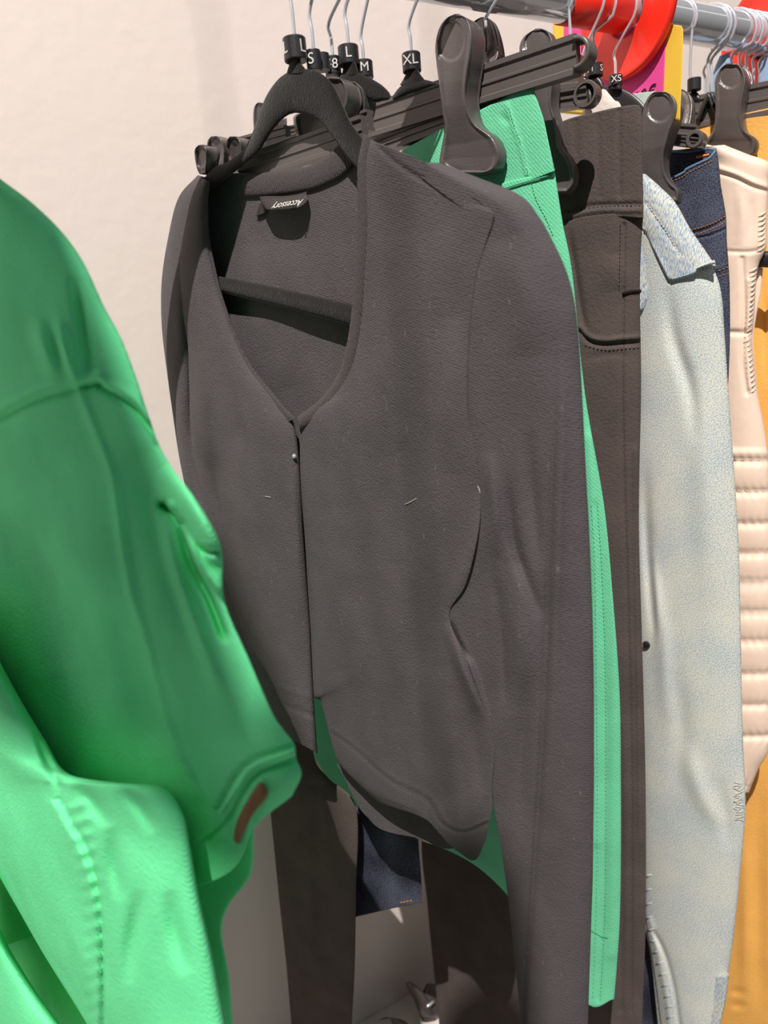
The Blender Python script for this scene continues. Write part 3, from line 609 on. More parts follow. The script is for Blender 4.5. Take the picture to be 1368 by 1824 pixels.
v_, f_ = merge(pk); o = mesh_obj('seam_puckers', v_, f_, MT['stripe_denim'], dj); o['kind'] = 'stuff'
bp_ = on(ds, [(1152, 1148)], .0008)[0]
lathe('snap', bp_-PX.N*.001, PX.N, [(0, .0036), (.0020, .0040), (.0030, .0034), (.0034, .0012)], MT['black_plastic'], dj, 20, 'black snap button')

# ------------------------------------------------------------------ navy jeans and their clip hanger
PN = Plane(rail_x(1150, 140)+.004)
h4 = thing('clip_hanger', 'black clip hanger with a narrow clip between the pale jacket and navy jeans', 'hanger', PN.at((1150, 150)), 'clip hangers on the rail')
hook(h4, PN, (1146, 160), kink=.020)
bar(h4, PN, (1120, 232), (1242, 242), 30, .010)
bar(h4, PN, (1196, 250), (1252, 256), 14, .010, .004, 'lower_rib')
lathe('bar_end', PN.at((1246, 252), -.006), PN.N, [(0, .002), (0, .0075), (.014, .0080), (.016, .0070), (.016, .0045), (.008, .004), (.008, .001)], MT['bar_plastic'], h4, 24)
c3L = Z4([(305, 285), (250, 330), (205, 430), (190, 540), (180, 660), (178, 780), (178, 880), (182, 980), (190, 1080), (260, 1160), (360, 1205)])
c3R = Z4([(370, 280), (442, 318), (483, 390), (468, 500), (428, 610), (396, 720), (376, 830), (390, 950), (440, 1035), (495, 1090), (490, 1190)])
clip(h4, PN, c3L, c3R, .024, [.014, .015, .016, .016, .015, .012, .009, .007, .006], disc=(1174.6, 193, 22, 25), thick=.016)
clip(h4, PN, Z4([(440, 270), (460, 310), (485, 400), (470, 500), (450, 590)]), Z4([(530, 268), (585, 310), (610, 390), (600, 510), (575, 610)]), -.014, [.0, .002, .004, .008, .012], name='clip_back', thick=.012)
nj = thing('jeans', 'dark navy jeans with orange stitching, waistband showing its inside', 'jeans', PN.at((1240, 700)))
sheet('inner_waistband', [[(1150, 268), (1190, 268), (1240, 264), (1276, 264)], [(1150, 290), (1190, 290), (1240, 290), (1280, 288)], [(1150, 330), (1190, 330), (1240, 330), (1284, 330)]], PN, MT['navy_denim'], nj, base=-.010, bulge=.002, edge=.0012, step=3)
nf = sheet('front', [Z4([(250, 1020), (430, 1000), (535, 945), (620, 890), (740, 830), (795, 770)]), Z4([(250, 1060), (440, 1040), (540, 990), (640, 930), (750, 870), (815, 840)]), Z4([(250, 1200), (440, 1180), (560, 1130), (660, 1090), (760, 1060), (840, 1050)]), Z4([(250, 1400), (480, 1400), (600, 1400), (700, 1380), (800, 1340), (880, 1290)]), Z4([(250, 1600), (500, 1600), (640, 1560), (740, 1550), (820, 1520), (888, 1500)]), Z4([(250, 1700), (500, 1700), (640, 1700), (740, 1690), (820, 1680), (900, 1665)]), [(1150, 520), (1200, 520), (1240, 520), (1270, 520), (1290, 520), (1300, 520)], [(1150, 640), (1200, 640), (1240, 640), (1270, 640), (1290, 640), (1299, 645)], [(1140, 900), (1180, 900), (1220, 900), (1250, 900), (1270, 900), (1285, 900)], [(1140, 1400), (1170, 1400), (1200, 1400), (1220, 1400), (1240, 1400), (1260, 1400)], [(1135, 1920), (1160, 1920), (1190, 1920), (1215, 1920), (1235, 1920), (1255, 1920)]],
           PN, MT['navy_denim'], nj, base=.0, bulge=.008, edge=.002, back=.006, step=3.4, folds=[(Z4([(600, 1440), (720, 1410), (800, 1370), (880, 1320)]), 4, -.0012), (Z4([(640, 1480), (740, 1460), (820, 1430), (885, 1400)]), 3, -.0014), (Z4([(820, 1730), (900, 1690)]), 5, .001)])
cord('waist_edge', nf, Z4([(430, 1000), (535, 948), (560, 920), (640, 880), (740, 832), (790, 776)]), MT['denim_edge'], nj, .0013, -.0002, 40, 'pale worn waistband edge')
tube('waist_rim', PN.at(np.array(Z4([(430, 770), (560, 778), (650, 765), (740, 752), (795, 765), (795, 790)])), -.004), .0011, MT['denim_edge'], nj, 8)
for ln_ in ([(440, 1015), (520, 985), (580, 945), (660, 905), (770, 850)], [(595, 1415), (700, 1385), (800, 1345), (875, 1300)], [(620, 1455), (720, 1420), (810, 1385), (880, 1345)], [(820, 1745), (905, 1710)], [(825, 1790), (905, 1765)]):
    stitches('stitching', nf, Z4(ln_), MT['orange_thread'], nj, 5.5, 3.6, .00033, .0004)
tube('bar_tack', PN.at(np.array(Z4([(640, 820), (690, 812), (745, 800)])), -.003), .0012, MT['orange_thread'], nj, 8, 'orange buttonhole stitching')

# ------------------------------------------------------------------ cream quilted vest
PV = Plane(rail_x(1238, 158)-.028)
Z6 = lambda pts: zoomed(3.644, 1250, 180, pts)
h5 = thing('velvet_hanger', 'black hanger inside the cream quilted vest, crossbar showing at its armhole', 'hanger', PV.at((1238, 200)), 'clothes hangers on the rail')
hook(h5, PV, (1229, 158), kink=.022)
marker(h5, PV, (1236.5, 151), 20, 17, [])
sheet('arch', [[(1222, 172), (1226, 184)], [(1230, 163), (1232, 184)], [(1240, 163), (1240, 184)], [(1248, 172), (1246, 184)]], PV, MT['black_plastic'], h5, base=-.004, bulge=.003, edge=.001, step=3)
sheet('crossbar', [[(1300, 440), (1300, 468)], [(1340, 446), (1340, 475)], [(1400, 448), (1400, 478)]], PV, MT['black_plastic'], h5, base=-.006, bulge=.003, edge=.001, step=4)
vt = thing('quilted_vest', 'cream quilted sleeveless vest between the navy jeans and mustard trousers', 'vest', PV.at((1340, 900)))
vR = [(1290, 258), (1330, 274), (1369, 290), (1369, 320), (1368, 345), (1366, 400), (1365, 440), (1352, 470), (1347, 500), (1344, 560), (1340, 605), (1344, 650), (1350, 700), (1366, 790), (1372, 900), (1374, 1000), (1374, 1150), (1373, 1250), (1370, 1330), (1350, 1372), (1334, 1412)]
vL = [(1245, 262), (1250, 275), (1255, 290), (1258, 310), (1260, 335), (1262, 400), (1264, 440), (1266, 470), (1268, 500), (1268, 560), (1268, 605), (1268, 650), (1266, 700), (1262, 790), (1258, 900), (1254, 1000), (1250, 1150), (1250, 1250), (1250, 1330), (1256, 1372), (1262, 1412)]
vr = []
for a, b in zip(vL, vR): vr.append([a, dmid(a, b, .35), dmid(a, b, .7), b])
qf = []
for y in (590, 820, 875, 932, 985, 1038, 1092, 1142, 1200, 1255, 1310):
    qf.append(([(1250, y), (1300, y+2), (1340, y+3), (1376, y+1)], 5, -.0022)); 
def vest_field(u, v, G):
    ys = np.array([600, 700, 760, 820, 875, 932, 985, 1038, 1092, 1142, 1200, 1255, 1310, 1400.0])
    i = np.clip(np.searchsorted(ys, G[..., 1])-1, 0, len(ys)-2); f = np.clip((G[..., 1]-ys[i])/(ys[i+1]-ys[i]), 0, 1)
    puff = .0032*np.sqrt(np.clip(f*(1-f)*4, 0, 1))*(G[..., 1] > 800)
    wr = .0007*np.sin(G[..., 0]*.42+3*np.sin(G[..., 1]*.09))*np.clip(1-np.minimum(f, 1-f)*3.2, 0, 1)*(G[..., 1] > 800)
    return puff+wr
vs2 = sheet('body', vr, PV, MT['cream'], vt, base=.0, bulge=.012, edge=.003, back=.010, step=3.0, power=.6, field=vest_field,
            folds=qf+[([(1278, 308), (1310, 318), (1340, 333), (1369, 342)], 4, -.0012), ([(1282, 300), (1312, 310), (1342, 324), (1369, 333)], 5, .0014), ([(1296, 448), (1330, 449), (1352, 446)], 4, -.0012), ([(1315, 330), (1322, 390), (1312, 440)], 9, .0016, 'fade'), ([(1340, 345), (1338, 400), (1330, 440)], 8, -.0014, 'fade'), ([(1322, 460), (1326, 560), (1322, 640), (1330, 700)], 4, -.002), ([(1335, 500), (1333, 600), (1336, 690)], 5, .002)])
sheet('collar', [[(1248, 256), (1262, 258), (1276, 262)], [(1250, 268), (1270, 268), (1290, 268)], [(1252, 290), (1272, 290), (1296, 288)]], PV, MT['cream'], vt, base=-.008, bulge=.003, edge=.001, step=3)
gm = []
for y in range(380, 700, 9):                   # gathered binding of the armhole
    if 446 < y < 476: continue
    xr = np.interp(y, [345, 440, 470, 560, 605, 700], [1368, 1365, 1352, 1344, 1340, 1350])
    p = on(vs2, [(xr-16, y+6), (xr-9, y+2), (xr-3, y-2)], .0002); gm.append(tube_mesh(p, np.array([.0003, .0011, .0005]), 6))
v_, f_ = merge(gm); o = mesh_obj('armhole_gathers', v_, f_, MT['cream'], vt); o['kind'] = 'stuff'
sheet('armhole_facing', [[(1343, 470), (1359, 478)], [(1340, 520), (1355, 522)], [(1336, 560), (1347, 564)], [(1332, 605), (1342, 606)], [(1336, 650), (1345, 650)], [(1340, 690), (1349, 690)]], PV, MT['cream'], vt, base=-.012, bulge=.002, edge=.001, step=3)

# ------------------------------------------------------------------ mustard trousers and their clip hanger
PM = Plane(rail_x(1251, 160)+.016)
h6 = thing('clip_hanger', 'ribbed black clip hanger holding the mustard trousers, round thumb dish facing out', 'hanger', PM.at((1260, 180)), 'clip hangers on the rail')
hook(h6, PM, (1256, 166), kink=.024)
bar(h6, PM, (1230, 203), (1400, 170), 44, .010)
c4L = Z4([(885, 58), (830, 105), (792, 190), (790, 280), (795, 390), (792, 500), (775, 600), (730, 670), (695, 720), (710, 775), (800, 815)])
c4R = Z4([(955, 55), (1012, 95), (1046, 180), (1034, 270), (1010, 390), (1008, 500), (1035, 600), (1110, 660), (1132, 715), (1115, 785), (1060, 815)])
clip(h6, PM, c4L, c4R, .012, [.012, .013, .014, .0145, .014, .012, .009, .007, .007], disc=(1300.6, 136, 20.5, 21), thick=.014)
clip(h6, PM, Z4([(990, 70), (1010, 110), (1030, 190), (1020, 270)]), Z4([(1030, 75), (1086, 140), (1105, 220), (1085, 305)]), -.022, [.0, .002, .004, .008], name='clip_back', thick=.010)
mt = thing('trousers', 'mustard yellow cotton trousers at the right edge behind the cream vest', 'trousers', PM.at((1350, 900)), 'trousers on the rail')
mu = sheet('waistband', [[(1222, 232), (1271, 217), (1324, 203), (1368, 193), (1420, 182)], [(1222, 270), (1271, 262), (1324, 250), (1368, 242), (1420, 235)], [(1225, 320), (1271, 312), (1324, 300), (1368, 290), (1420, 280)]], PM, MT['mustard'], mt, base=-.001, bulge=.004, edge=.002, step=4)
sheet('legs', [[(1225, 310), (1290, 300), (1368, 286), (1425, 276)], [(1230, 480), (1300, 480), (1370, 480), (1430, 480)], [(1235, 700), (1310, 700), (1380, 700), (1440, 700)], [(1240, 1000), (1310, 1000), (1390, 1000), (1450, 1000)], [(1245, 1400), (1310, 1400), (1390, 1400), (1450, 1400)], [(1250, 1700), (1310, 1700), (1390, 1700), (1440, 1700)], [(1252, 1980), (1310, 1980), (1390, 1980), (1435, 1980)]],
      PM, MT['mustard'], mt, base=-.006, bulge=.010, edge=.002, step=5, power=.6, folds=[([(1352, 470), (1362, 560), (1366, 700)], 5, -.003, 'fade'), ([(1325, 1450), (1328, 1600), (1330, 1824)], 10, .004, 'fade'), ([(1355, 1400), (1352, 1600), (1356, 1824)], 8, -.003, 'fade'), ([(1300, 1768), (1330, 1766)], 5, -.003, 'fade'), ([(1300, 1792), (1330, 1790)], 5, -.003, 'fade')])

# ------------------------------------------------------------------ hangers between cardigan and green trousers
def small_hanger(px, y, wpx, hpx, words, label, arch, kink, tone='velvet', dx=0.0, extra=None, size=.62):
    pl = Plane(rail_x(px, y)+dx)
    t = thing('velvet_hanger' if tone == 'velvet' else 'clip_hanger', label, 'hanger', pl.at((px, y+25)), 'clothes hangers on the rail' if tone == 'velvet' else 'clip hangers on the rail')
    hook(t, pl, (px, y-hpx*.5), kink=kink)
    marker(t, pl, (px, y), wpx, hpx, words, size=size)
    if arch:
        sheet('arch', [[a, b] for a, b in arch], pl, MT[tone], t, bulge=.0035, edge=.001, step=3)
    return t, pl
tL, PLL = small_hanger(621, 100, 33, 28, [('L', .0)], 'black velvet hanger marked L, second arch back from the bare one', [((585, 175), (592, 200)), ((597, 152), (606, 180)), ((611, 128), (614, 165)), ((632, 128), (626, 162)), ((655, 137), (645, 170)), ((678, 150), (666, 182)), ((692, 163), (682, 180)), ((697, 172), (692, 178))], .026)
sheet('neck', [[(613, 110), (633, 110)], [(609, 135), (640, 135)]], PLL, MT['velvet'], tL, bulge=.003, edge=.001, step=3)
tM, PMM = small_hanger(648, 125, 30, 25, [('M', .1)], 'black velvet hanger marked M, just behind the one marked L', [((640, 155), (642, 180)), ((660, 142), (655, 170)), ((676, 152), (670, 180))], .022)
tX, PXX = small_hanger(733, 112, 30, 27, [('XL', -.1)], 'black velvet hanger marked XL, standing alone left of the big clip', [((697, 175), (702, 179)), ((703, 166), (709, 177)), ((712, 155), (718, 173)), ((726, 146), (730, 168)), ((740, 142), (744, 164)), ((756, 142), (757, 159)), ((770, 145), (769, 154)), ((778, 148), (777, 151))], .023)
sheet('neck', [[(727, 120), (743, 120)], [(722, 134), (750, 134)], [(712, 152), (765, 152)]], PXX, MT['velvet'], tX, bulge=.003, edge=.001, step=3)
tS, PSS = small_hanger(559, 109, 24, 30, [('S', -.35)], 'black clip hanger marked S, right behind the bare velvet arch', None, .028, 'grey_plastic')
t48, P48 = small_hanger(593, 119, 26, 27, [('48', -.1)], 'black clip hanger marked 48, between the S and L hangers', None, .026, 'grey_plastic', size=.6, dx=.01)
lathe('spare_marker', P48.at((576, 126), .012), ZU, [(0, .004), (0, .0052), (.011, .0052), (.011, .004)], MT['black_plastic'], t48, 20)
for t, pl, sh in ((tS, PSS, 0), (t48, P48, 1)):
    y = 0
    bar(t, pl, (430+sh*25, 306-sh*22), (650+sh*10, 232-sh*18), 40-sh*12, .009)
clip(tS, PSS, [(586, 136), (575, 155), (565, 180), (540, 198), (523, 208), (526, 230), (534, 245), (545, 251)], [(604, 138), (616, 150), (622, 175), (618, 195), (606, 215), (592, 232), (575, 243), (552, 252)], -.016, [.012, .011, .009, .007, .006], thick=.010)
clip(t48, P48, [(614, 144), (606, 160), (604, 185), (604, 210)], [(632, 146), (646, 160), (652, 185), (648, 210)], -.008, [.012, .010, .008, .007], thick=.010)
clip(tS, PSS, Z1([(160, 775), (140, 800), (142, 850), (152, 900), (165, 930)]), Z1([(182, 772), (202, 795), (208, 840), (205, 890), (200, 930)]), .008, [.010, .009, .007, .005], disc=Z1([(174, 835)])[0]+(9, 20), thick=.008)
clip(t48, P48, Z1([(228, 728), (208, 755), (204, 810), (206, 870), (215, 920)]), Z1([(255, 726), (285, 750), (302, 805), (302, 860), (296, 910)]), .008, [.010, .009, .007, .005], disc=Z1([(252, 805)])[0]+(13, 22), thick=.008)
clip(tL, PLL, Z1([(328, 728), (310, 755), (304, 800), (308, 860), (315, 920)]), Z1([(358, 728), (385, 755), (395, 800), (392, 860), (388, 900)]), .006, [.010, .009, .007, .005], disc=Z1([(350, 800)])[0]+(11, 20), thick=.008)
bar(tL, PLL, Z1([(330, 800)])[0], Z1([(640, 720)])[0], 26, .008)
clip(tX, PXX, Z1([(478, 546), (458, 570), (452, 620), (455, 680), (462, 740)]), Z1([(495, 548), (540, 570), (560, 620), (560, 680), (556, 740)]), .006, [.010, .009, .007, .005], thick=.008)
sheet('clip_grip', [Z1([(560, 640), (632, 630)]), Z1([(556, 700), (634, 700)]), Z1([(550, 790), (632, 770)])], PXX, MT['grey_plastic'], tX, base=.004, bulge=.002, edge=.001, step=3)
bar(tX, PXX, Z1([(470, 745)])[0], Z1([(690, 700)])[0], 16, .008)

# trousers hanging from the S and 48 clips, lower ends visible under the cardigan
PA, PD = Plane(.292), Plane(.318)
lt = thing('trousers', 'black straight trousers hanging in the shade below the cardigan, left of the gap', 'trousers', PA.at((540, 1300)), 'trousers on the rail')
sheet('legs', [[(415, 420), (500, 410)], [(425, 650), (515, 640)], [(450, 1000), (530, 990)], [(458, 1200), (548, 1200)], [(466, 1300), (558, 1340)], [(474, 1380), (584, 1385)], [(482, 1450), (634, 1438)], [(497, 1600), (634, 1590)], [(510, 1720), (632, 1720)], [(520, 1840), (626, 1840)], [(528, 1950), (624, 1950)]], PA, MT['black_twill'], lt, base=-.006, bulge=.005, edge=.0015, step=6, power=.6, folds=[([(563, 1400), (566, 1500), (570, 1700)], 9, -.003)])
sj = thing('jeans', 'short navy jeans with an orange stitched hem, deep in the gap below the cardigan', 'jeans', PD.at((690, 1450)))
s2 = sheet('legs', [[(680, 700), (800, 690)], [(684, 1000), (790, 1000)], [(680, 1250), (770, 1260)], [(664, 1390), (752, 1420)], [(636, 1446), (745, 1480)], [(622, 1560), (750, 1560)], [(630, 1634), (700, 1618), (752, 1608)]], PD, MT['navy_denim'], sj, base=-.004, bulge=.004, edge=.0015, step=5, power=.6, folds=[([(735, 1490), (722, 1560), (715, 1612)], 5, .002)])
stitches('stitching', s2, [(712, 1608), (722, 1606), (734, 1604)], MT['orange_thread'], sj, 5, 4, .0005)

# ------------------------------------------------------------------ red dividers and the price card on the rail
def ring_shape(name, x, R, r, th, m, parent, cy=RY, cz=RZ, part='disc'):
    seg = 64; prof = [(-th, r), (-th*1.6, r+.002), (-th, r+.005), (-th*.8, (r+R)/2), (-th, R-.006), (-th*1.7, R-.002), (-th, R), (th, R), (th*1.7, R-.002), (th, R-.006), (th*.8, (r+R)/2), (th, r+.005), (th*1.6, r+.002), (th, r)]
    th_ = np.linspace(0, 2*np.pi, seg, endpoint=False); vs_ = []
    for h, q_ in prof:
        for a in th_: vs_.append((x+h, cy+q_*math.cos(a), cz+q_*math.sin(a)))
    k = len(prof); f = []
    for i in range(k):
        for j in range(seg):
            f.append([i*seg+j, ((i+1) % k)*seg+j, ((i+1) % k)*seg+(j+1) % seg, i*seg+(j+1) % seg])
    return mesh_obj(part, vs_, f, m, parent)
rd = thing('rail_divider', 'large bright red plastic ring divider round the rail above the XS hanger', 'divider', (.575, RY, RZ), 'red ring dividers on the rail')
ring_shape('disc', .575, .0545, .0205, .0022, MT['red'], rd)
cv, cf = [], []
seg = 40
for i, (xx, rr) in enumerate([(.500, .0175), (.500, .0182), (.566, .0182), (.566, .0175)]):
    for a in np.linspace(0, 2*np.pi, seg, endpoint=False): cv.append((xx, RY+rr*math.cos(a), RZ+rr*math.sin(a)))
for i in range(4):
    for j in range(seg): cf.append([i*seg+j, ((i+1) % 4)*seg+j, ((i+1) % 4)*seg+(j+1) % seg, i*seg+(j+1) % seg])
mesh_obj('collar', cv, cf, MT['red'], rd)
rd2 = thing('rail_divider', 'red plastic ring divider far along the rail at the upper right corner', 'divider', (.775, RY, RZ), 'red ring dividers on the rail')
ring_shape('disc', .775, .0545, .0205, .0022, MT['red'], rd2)
PS = Plane(.5812, math.radians(90))
cardt = thing('price_card', 'pink price card with a yellow border and handwriting, behind the red ring', 'price card', PS.at((1150, 120)), None)
sheet('border', [[(985, 16), (1100, 30), (1200, 44), (1214, 46)], [(985, 60), (1100, 66), (1200, 70), (1217, 60)], [(984, 120), (1100, 124), (1200, 126), (1215, 126)], [(983, 200), (1100, 210), (1195, 216), (1211, 218)]], PS, MT['yellow'], cardt, bulge=.0003, edge=.0004, step=5)
sheet('pink_face', [[(1004, 34), (1100, 46), (1188, 60)], [(1004, 80), (1100, 88), (1185, 96)], [(1003, 190), (1100, 198), (1181, 205)]], PS, MT['pink'], cardt, base=.001, bulge=.0003, edge=.0003, step=5)
text('handwriting', '10€', PS.at((1146, 172), .0022), -PS.D, ZU, .016, MT['ink'], cardt, ext=.0001, shear=.2)

# ------------------------------------------------------------------ white shirt, mint top, blue and red garments glimpsed behind
def glimpse(name, label, cat, pl, rows, m, part='body', grp=None, **k):
    t = thing(name, label, cat, pl.at(rows[0][0]), grp)
    sheet(part, rows, pl, MT[m], t, bulge=.003, edge=.0012, step=4, **k); return t
glimpse('shirt', 'white shirt, one corner showing above the brown-black waistband', 'shirt', Plane(rail_x(1060, 116)), [[(1040, 150), (1079, 160)], [(1040, 175), (1094, 178)], [(1040, 200), (1108, 194)], [(1040, 300), (1135, 300)], [(1040, 600), (1120, 600)]], 'white_cloth')
glimpse('top', 'pale mint top, a strip showing under the pink price card', 'top', Plane(.572), [[(1100, 172), (1135, 166), (1160, 163), (1178, 161)], [(1100, 200), (1135, 198), (1160, 196), (1176, 194)], [(1100, 400), (1135, 400), (1160, 400), (1176, 400)]], 'mint')
glimpse('shirt', 'light blue shirt between chrome hooks behind the mustard clip', 'shirt', Plane(rail_x(1285, 140)), [[(1282, 100), (1300, 92)], [(1272, 125), (1302, 120)], [(1264, 165), (1305, 165)], [(1264, 320), (1310, 320)]], 'blue_cloth')
glimpse('shirt', 'light blue shirt at the right edge beside a dull red one', 'shirt', Plane(rail_x(1352, 130)), [[(1356, 108), (1380, 96)], [(1352, 130), (1384, 128)], [(1350, 160), (1384, 160)], [(1350, 400), (1390, 400)]], 'blue_cloth')
glimpse('shirt', 'dull red shirt hanging between chrome hooks at the upper right', 'shirt', Plane(rail_x(1352, 130)+.03), [[(1300, 88), (1330, 88), (1380, 70)], [(1322, 112), (1340, 112), (1384, 100)], [(1340, 140), (1350, 138), (1384, 130)], [(1350, 240), (1360, 240), (1390, 240)]], 'red_cloth')
glimpse('top', 'bright red top, a sliver at the right edge above the mustard trousers', 'top', Plane(rail_x(1362, 130)), [[(1366, 125), (1382, 120)], [(1362, 152), (1384, 152)], [(1360, 300), (1390, 300)]], 'red')

# hooks of further hangers along the rail
hk_px = [((1060, 117), .026, 'chrome hook of a hanger just left of the XS hook', 1), ((1040, 140), .02, 'hanger hook with a small S marker behind the bar end', 2)]
for (px, y), kk, lab, k in hk_px:
    pl = Plane(rail_x(px, y)); t = thing('velvet_hanger', lab, 'hanger', pl.at((px, y)), 'clothes hangers on the rail')
    hook(t, pl, (px, y), kink=kk)
    marker(t, pl, (px-(1 if k == 1 else 0), y+9), 26 if k == 1 else 16, 18, [('M', -.5), ('S', .9)] if k == 1 else [('S', 0)], size=.6)
    sheet('arch', [[(px-30, y+40), (px-24, y+56)], [(px-15, y+22), (px-10, y+44)], [(px, y+16), (px, y+38)], [(px+10, y+22), (px+6, y+42)], [(px+16, y+34), (px+8, y+50)]], pl, MT['black_plastic'], t, bulge=.003, edge=.001, step=3)
far = [(1262, 161, .030), (1268, 160, .028), (1304, 150, .026), (1318, 150, .028), (1330, 150, .027), (1342, 152, .026), (1353, 154, .024), (1362, 154, .026), (1371, 156, .026)]
for i, (px, y, kk) in enumerate(far):
    pl = Plane(rail_x(px, y)); t = thing('velvet_hanger', 'black hanger on a crowded chrome hook at the far right of the rail', 'hanger', pl.at((px, y)), 'hangers crowded at the right end of the rail')
    hook(t, pl, (px, y), kink=kk, R=.0200+.0006*(i % 3))
    sheet('arch', [[(px-22, y+46), (px-16, y+58)], [(px-10, y+20), (px-7, y+36)], [(px, y+2), (px, y+22)], [(px+10, y+24), (px+6, y+38)], [(px+26, y+50), (px+20, y+62)]], pl, MT['black_plastic'], t, bulge=.003, edge=.001, step=3)

# ------------------------------------------------------------------ green denim jacket, nearest the camera on the left
PJ = Plane(0.02)
Zj = lambda pts: zoomed(2.443, 0, 1200, pts)
gj = thing('denim_jacket', 'bright green denim jacket with a brown leather hem patch, large at left', 'jacket', PJ.at((200, 900)))
jr = [[(-70, 230), (-40, 268), (-30, 292)], [(-70, 240), (-40, 300), (0, 318)], [(-70, 330), (-30, 350), (58, 362)], [(-70, 420), (-20, 420), (112, 415)], [(-70, 500), (0, 490), (150, 470)], [(-70, 560), (20, 560), (185, 545)], [(-70, 620), (30, 615), (216, 603)], [(-70, 690), (50, 680), (241, 668)], [(-70, 760), (60, 750), (264, 738)], [(-70, 840), (70, 820), (285, 795)], [(-70, 900), (80, 870), (310, 838)], [(-70, 980), (90, 940), (352, 895)], [(-70, 1060), (110, 1010), (394, 975)], [(-70, 1140), (130, 1080), (400, 1070)], [(-70, 1230), (150, 1170), (444, 1175)], [(-70, 1330), (170, 1270), (485, 1270)], [(-70, 1420), (180, 1350), (505, 1300)],
      [(-70, 1500), (190, 1420), (400, 1400), (524, 1325)], [(-70, 1560), (190, 1480), (395, 1466), (452, 1388), (528, 1352)], [(-48, 1640), (190, 1560), (405, 1500), (460, 1425), (537, 1380)], [(-38, 1700), (200, 1620), (400, 1560), (455, 1472), (520, 1418)]]
jf_ = [([(-20, 762), (60, 718), (138, 694), (178, 684)], 5, -.0035), ([(-20, 740), (60, 700), (138, 676), (176, 668)], 6, .0025), ([(178, 690), (230, 720), (262, 758), (284, 792)], 5, -.003), ([(184, 680), (236, 708), (268, 744)], 6, .002),
      ([(138, 690), (170, 770), (200, 850), (215, 950), (232, 1050), (262, 1150), (300, 1300), (350, 1420)], 7, .0020), ([(100, 560), (118, 630), (140, 690)], 8, .006, 'fade'), ([(60, 560), (85, 640), (100, 680)], 12, .007, 'fade'), ([(130, 480), (150, 600), (160, 680)], 9, -.005, 'fade'),
      ([(240, 780), (280, 900), (330, 1050), (380, 1200)], 26, -.008, 'fade'), ([(290, 900), (318, 930), (340, 1000), (375, 1070), (398, 1130)], 6, -.010), ([(303, 900), (335, 960), (360, 1010), (392, 1050)], 5, .006), ([(325, 930), (352, 975), (395, 985)], 4, -.004), ([(280, 860), (300, 960), (330, 1060), (400, 1250)], 12, .007, 'fade'), ([(300, 820), (335, 880), (368, 940), (396, 1010)], 20, .013, 'fade'),
      ([(528, 1352), (452, 1384), (402, 1462), (364, 1496)], 5, -.003), ([(524, 1340), (448, 1372), (396, 1450)], 5, .003), ([(520, 1330), (440, 1362), (388, 1440)], 4, -.002), ([(60, 850), (150, 1000), (200, 1200)], 60, .008, 'fade'), ([(200, 1050), (240, 1200), (290, 1350)], 30, -.006, 'fade'), ([(0, 900), (60, 1050), (110, 1200)], 40, -.008, 'fade')]
jf = [(f[0], f[1]*1.2, f[2]*.8)+tuple(f[3:]) for f in jf_]
jb_ = sheet('body', jr, PJ, MT['green_jacket'], gj, base=.0, bulge=.016, edge=.003, back=.010, step=5, power=.7, folds=jf, wave=.001)
jl = sheet('lower_back', [[(-25, 1440), (220, 1440), (452, 1480)], [(-25, 1560), (220, 1540), (447, 1556)], [(-25, 1620), (220, 1600), (408, 1612)], [(-25, 1700), (220, 1680), (395, 1660)], [(5, 1760), (220, 1750), (408, 1740)], [(25, 1830), (220, 1830), (415, 1825)], [(40, 1880), (220, 1880), (417, 1880)]], PJ, MT['green_jacket'], gj, base=-.016, bulge=.006, edge=.002, step=6)
lp_ = sheet('leather_patch', [Zj([(1128, 474), (1150, 480)]), Zj([(1090, 530), (1164, 530)]), Zj([(1050, 600), (1110, 600)]), Zj([(1026, 660), (1080, 650)]), Zj([(1018, 720), (1052, 710)]), Zj([(1026, 738), (1040, 738)])], PJ, MT['tan_leather'], gj, base=0, bulge=.0008, back=.001, edge=.0008, step=3, field=follow(jb_, .0006))
js = sheet('sleeve', [[(-70, 1060), (-60, 1080), (-20, 1140)], [(-70, 1150), (-50, 1180), (30, 1235)], [(-70, 1230), (-20, 1265), (80, 1318)], [(-70, 1300), (0, 1335), (122, 1378)], [(-70, 1360), (70, 1385), (210, 1394)], [(-70, 1420), (130, 1402), (288, 1402)], [(-60, 1470), (150, 1440), (324, 1446)], [(-28, 1515), (160, 1500), (338, 1505)], [(22, 1602), (190, 1580), (354, 1595)], [(78, 1700), (220, 1680), (376, 1690)], [(138, 1796), (260, 1780), (396, 1790)], [(200, 1900), (300, 1890), (416, 1890)]],
           PJ, MT['green_jacket'], gj, base=.030, bulge=.018, edge=.004, back=.012, step=4.5, power=.6,
           folds=[([(104, 1425), (128, 1470), (152, 1510), (174, 1590), (182, 1700), (184, 1850)], 5, -.0022), ([(98, 1430), (122, 1480), (146, 1530), (166, 1600), (174, 1700), (176, 1850)], 8, .0015), 
                  ([(198, 1470), (204, 1540), (216, 1610)], 13, -.0036, 'fade'), ([(250, 1580), (236, 1670), (226, 1760)], 13, -.0036, 'fade'), ([(302, 1580), (312, 1660), (332, 1740)], 15, -.003, 'fade'), ([(130, 1395), (165, 1430), (195, 1475)], 13, -.003, 'fade'), ([(215, 1402), (250, 1440), (276, 1485)], 13, -.0025, 'fade'), ([(60, 1300), (100, 1390), (110, 1430)], 8, -.003, 'fade')]
           + [([(128+min(i, 6)*5, 1440+i*27), (150+min(i, 6)*4, 1432+i*27)], 8, .0009) for i in range(15)])

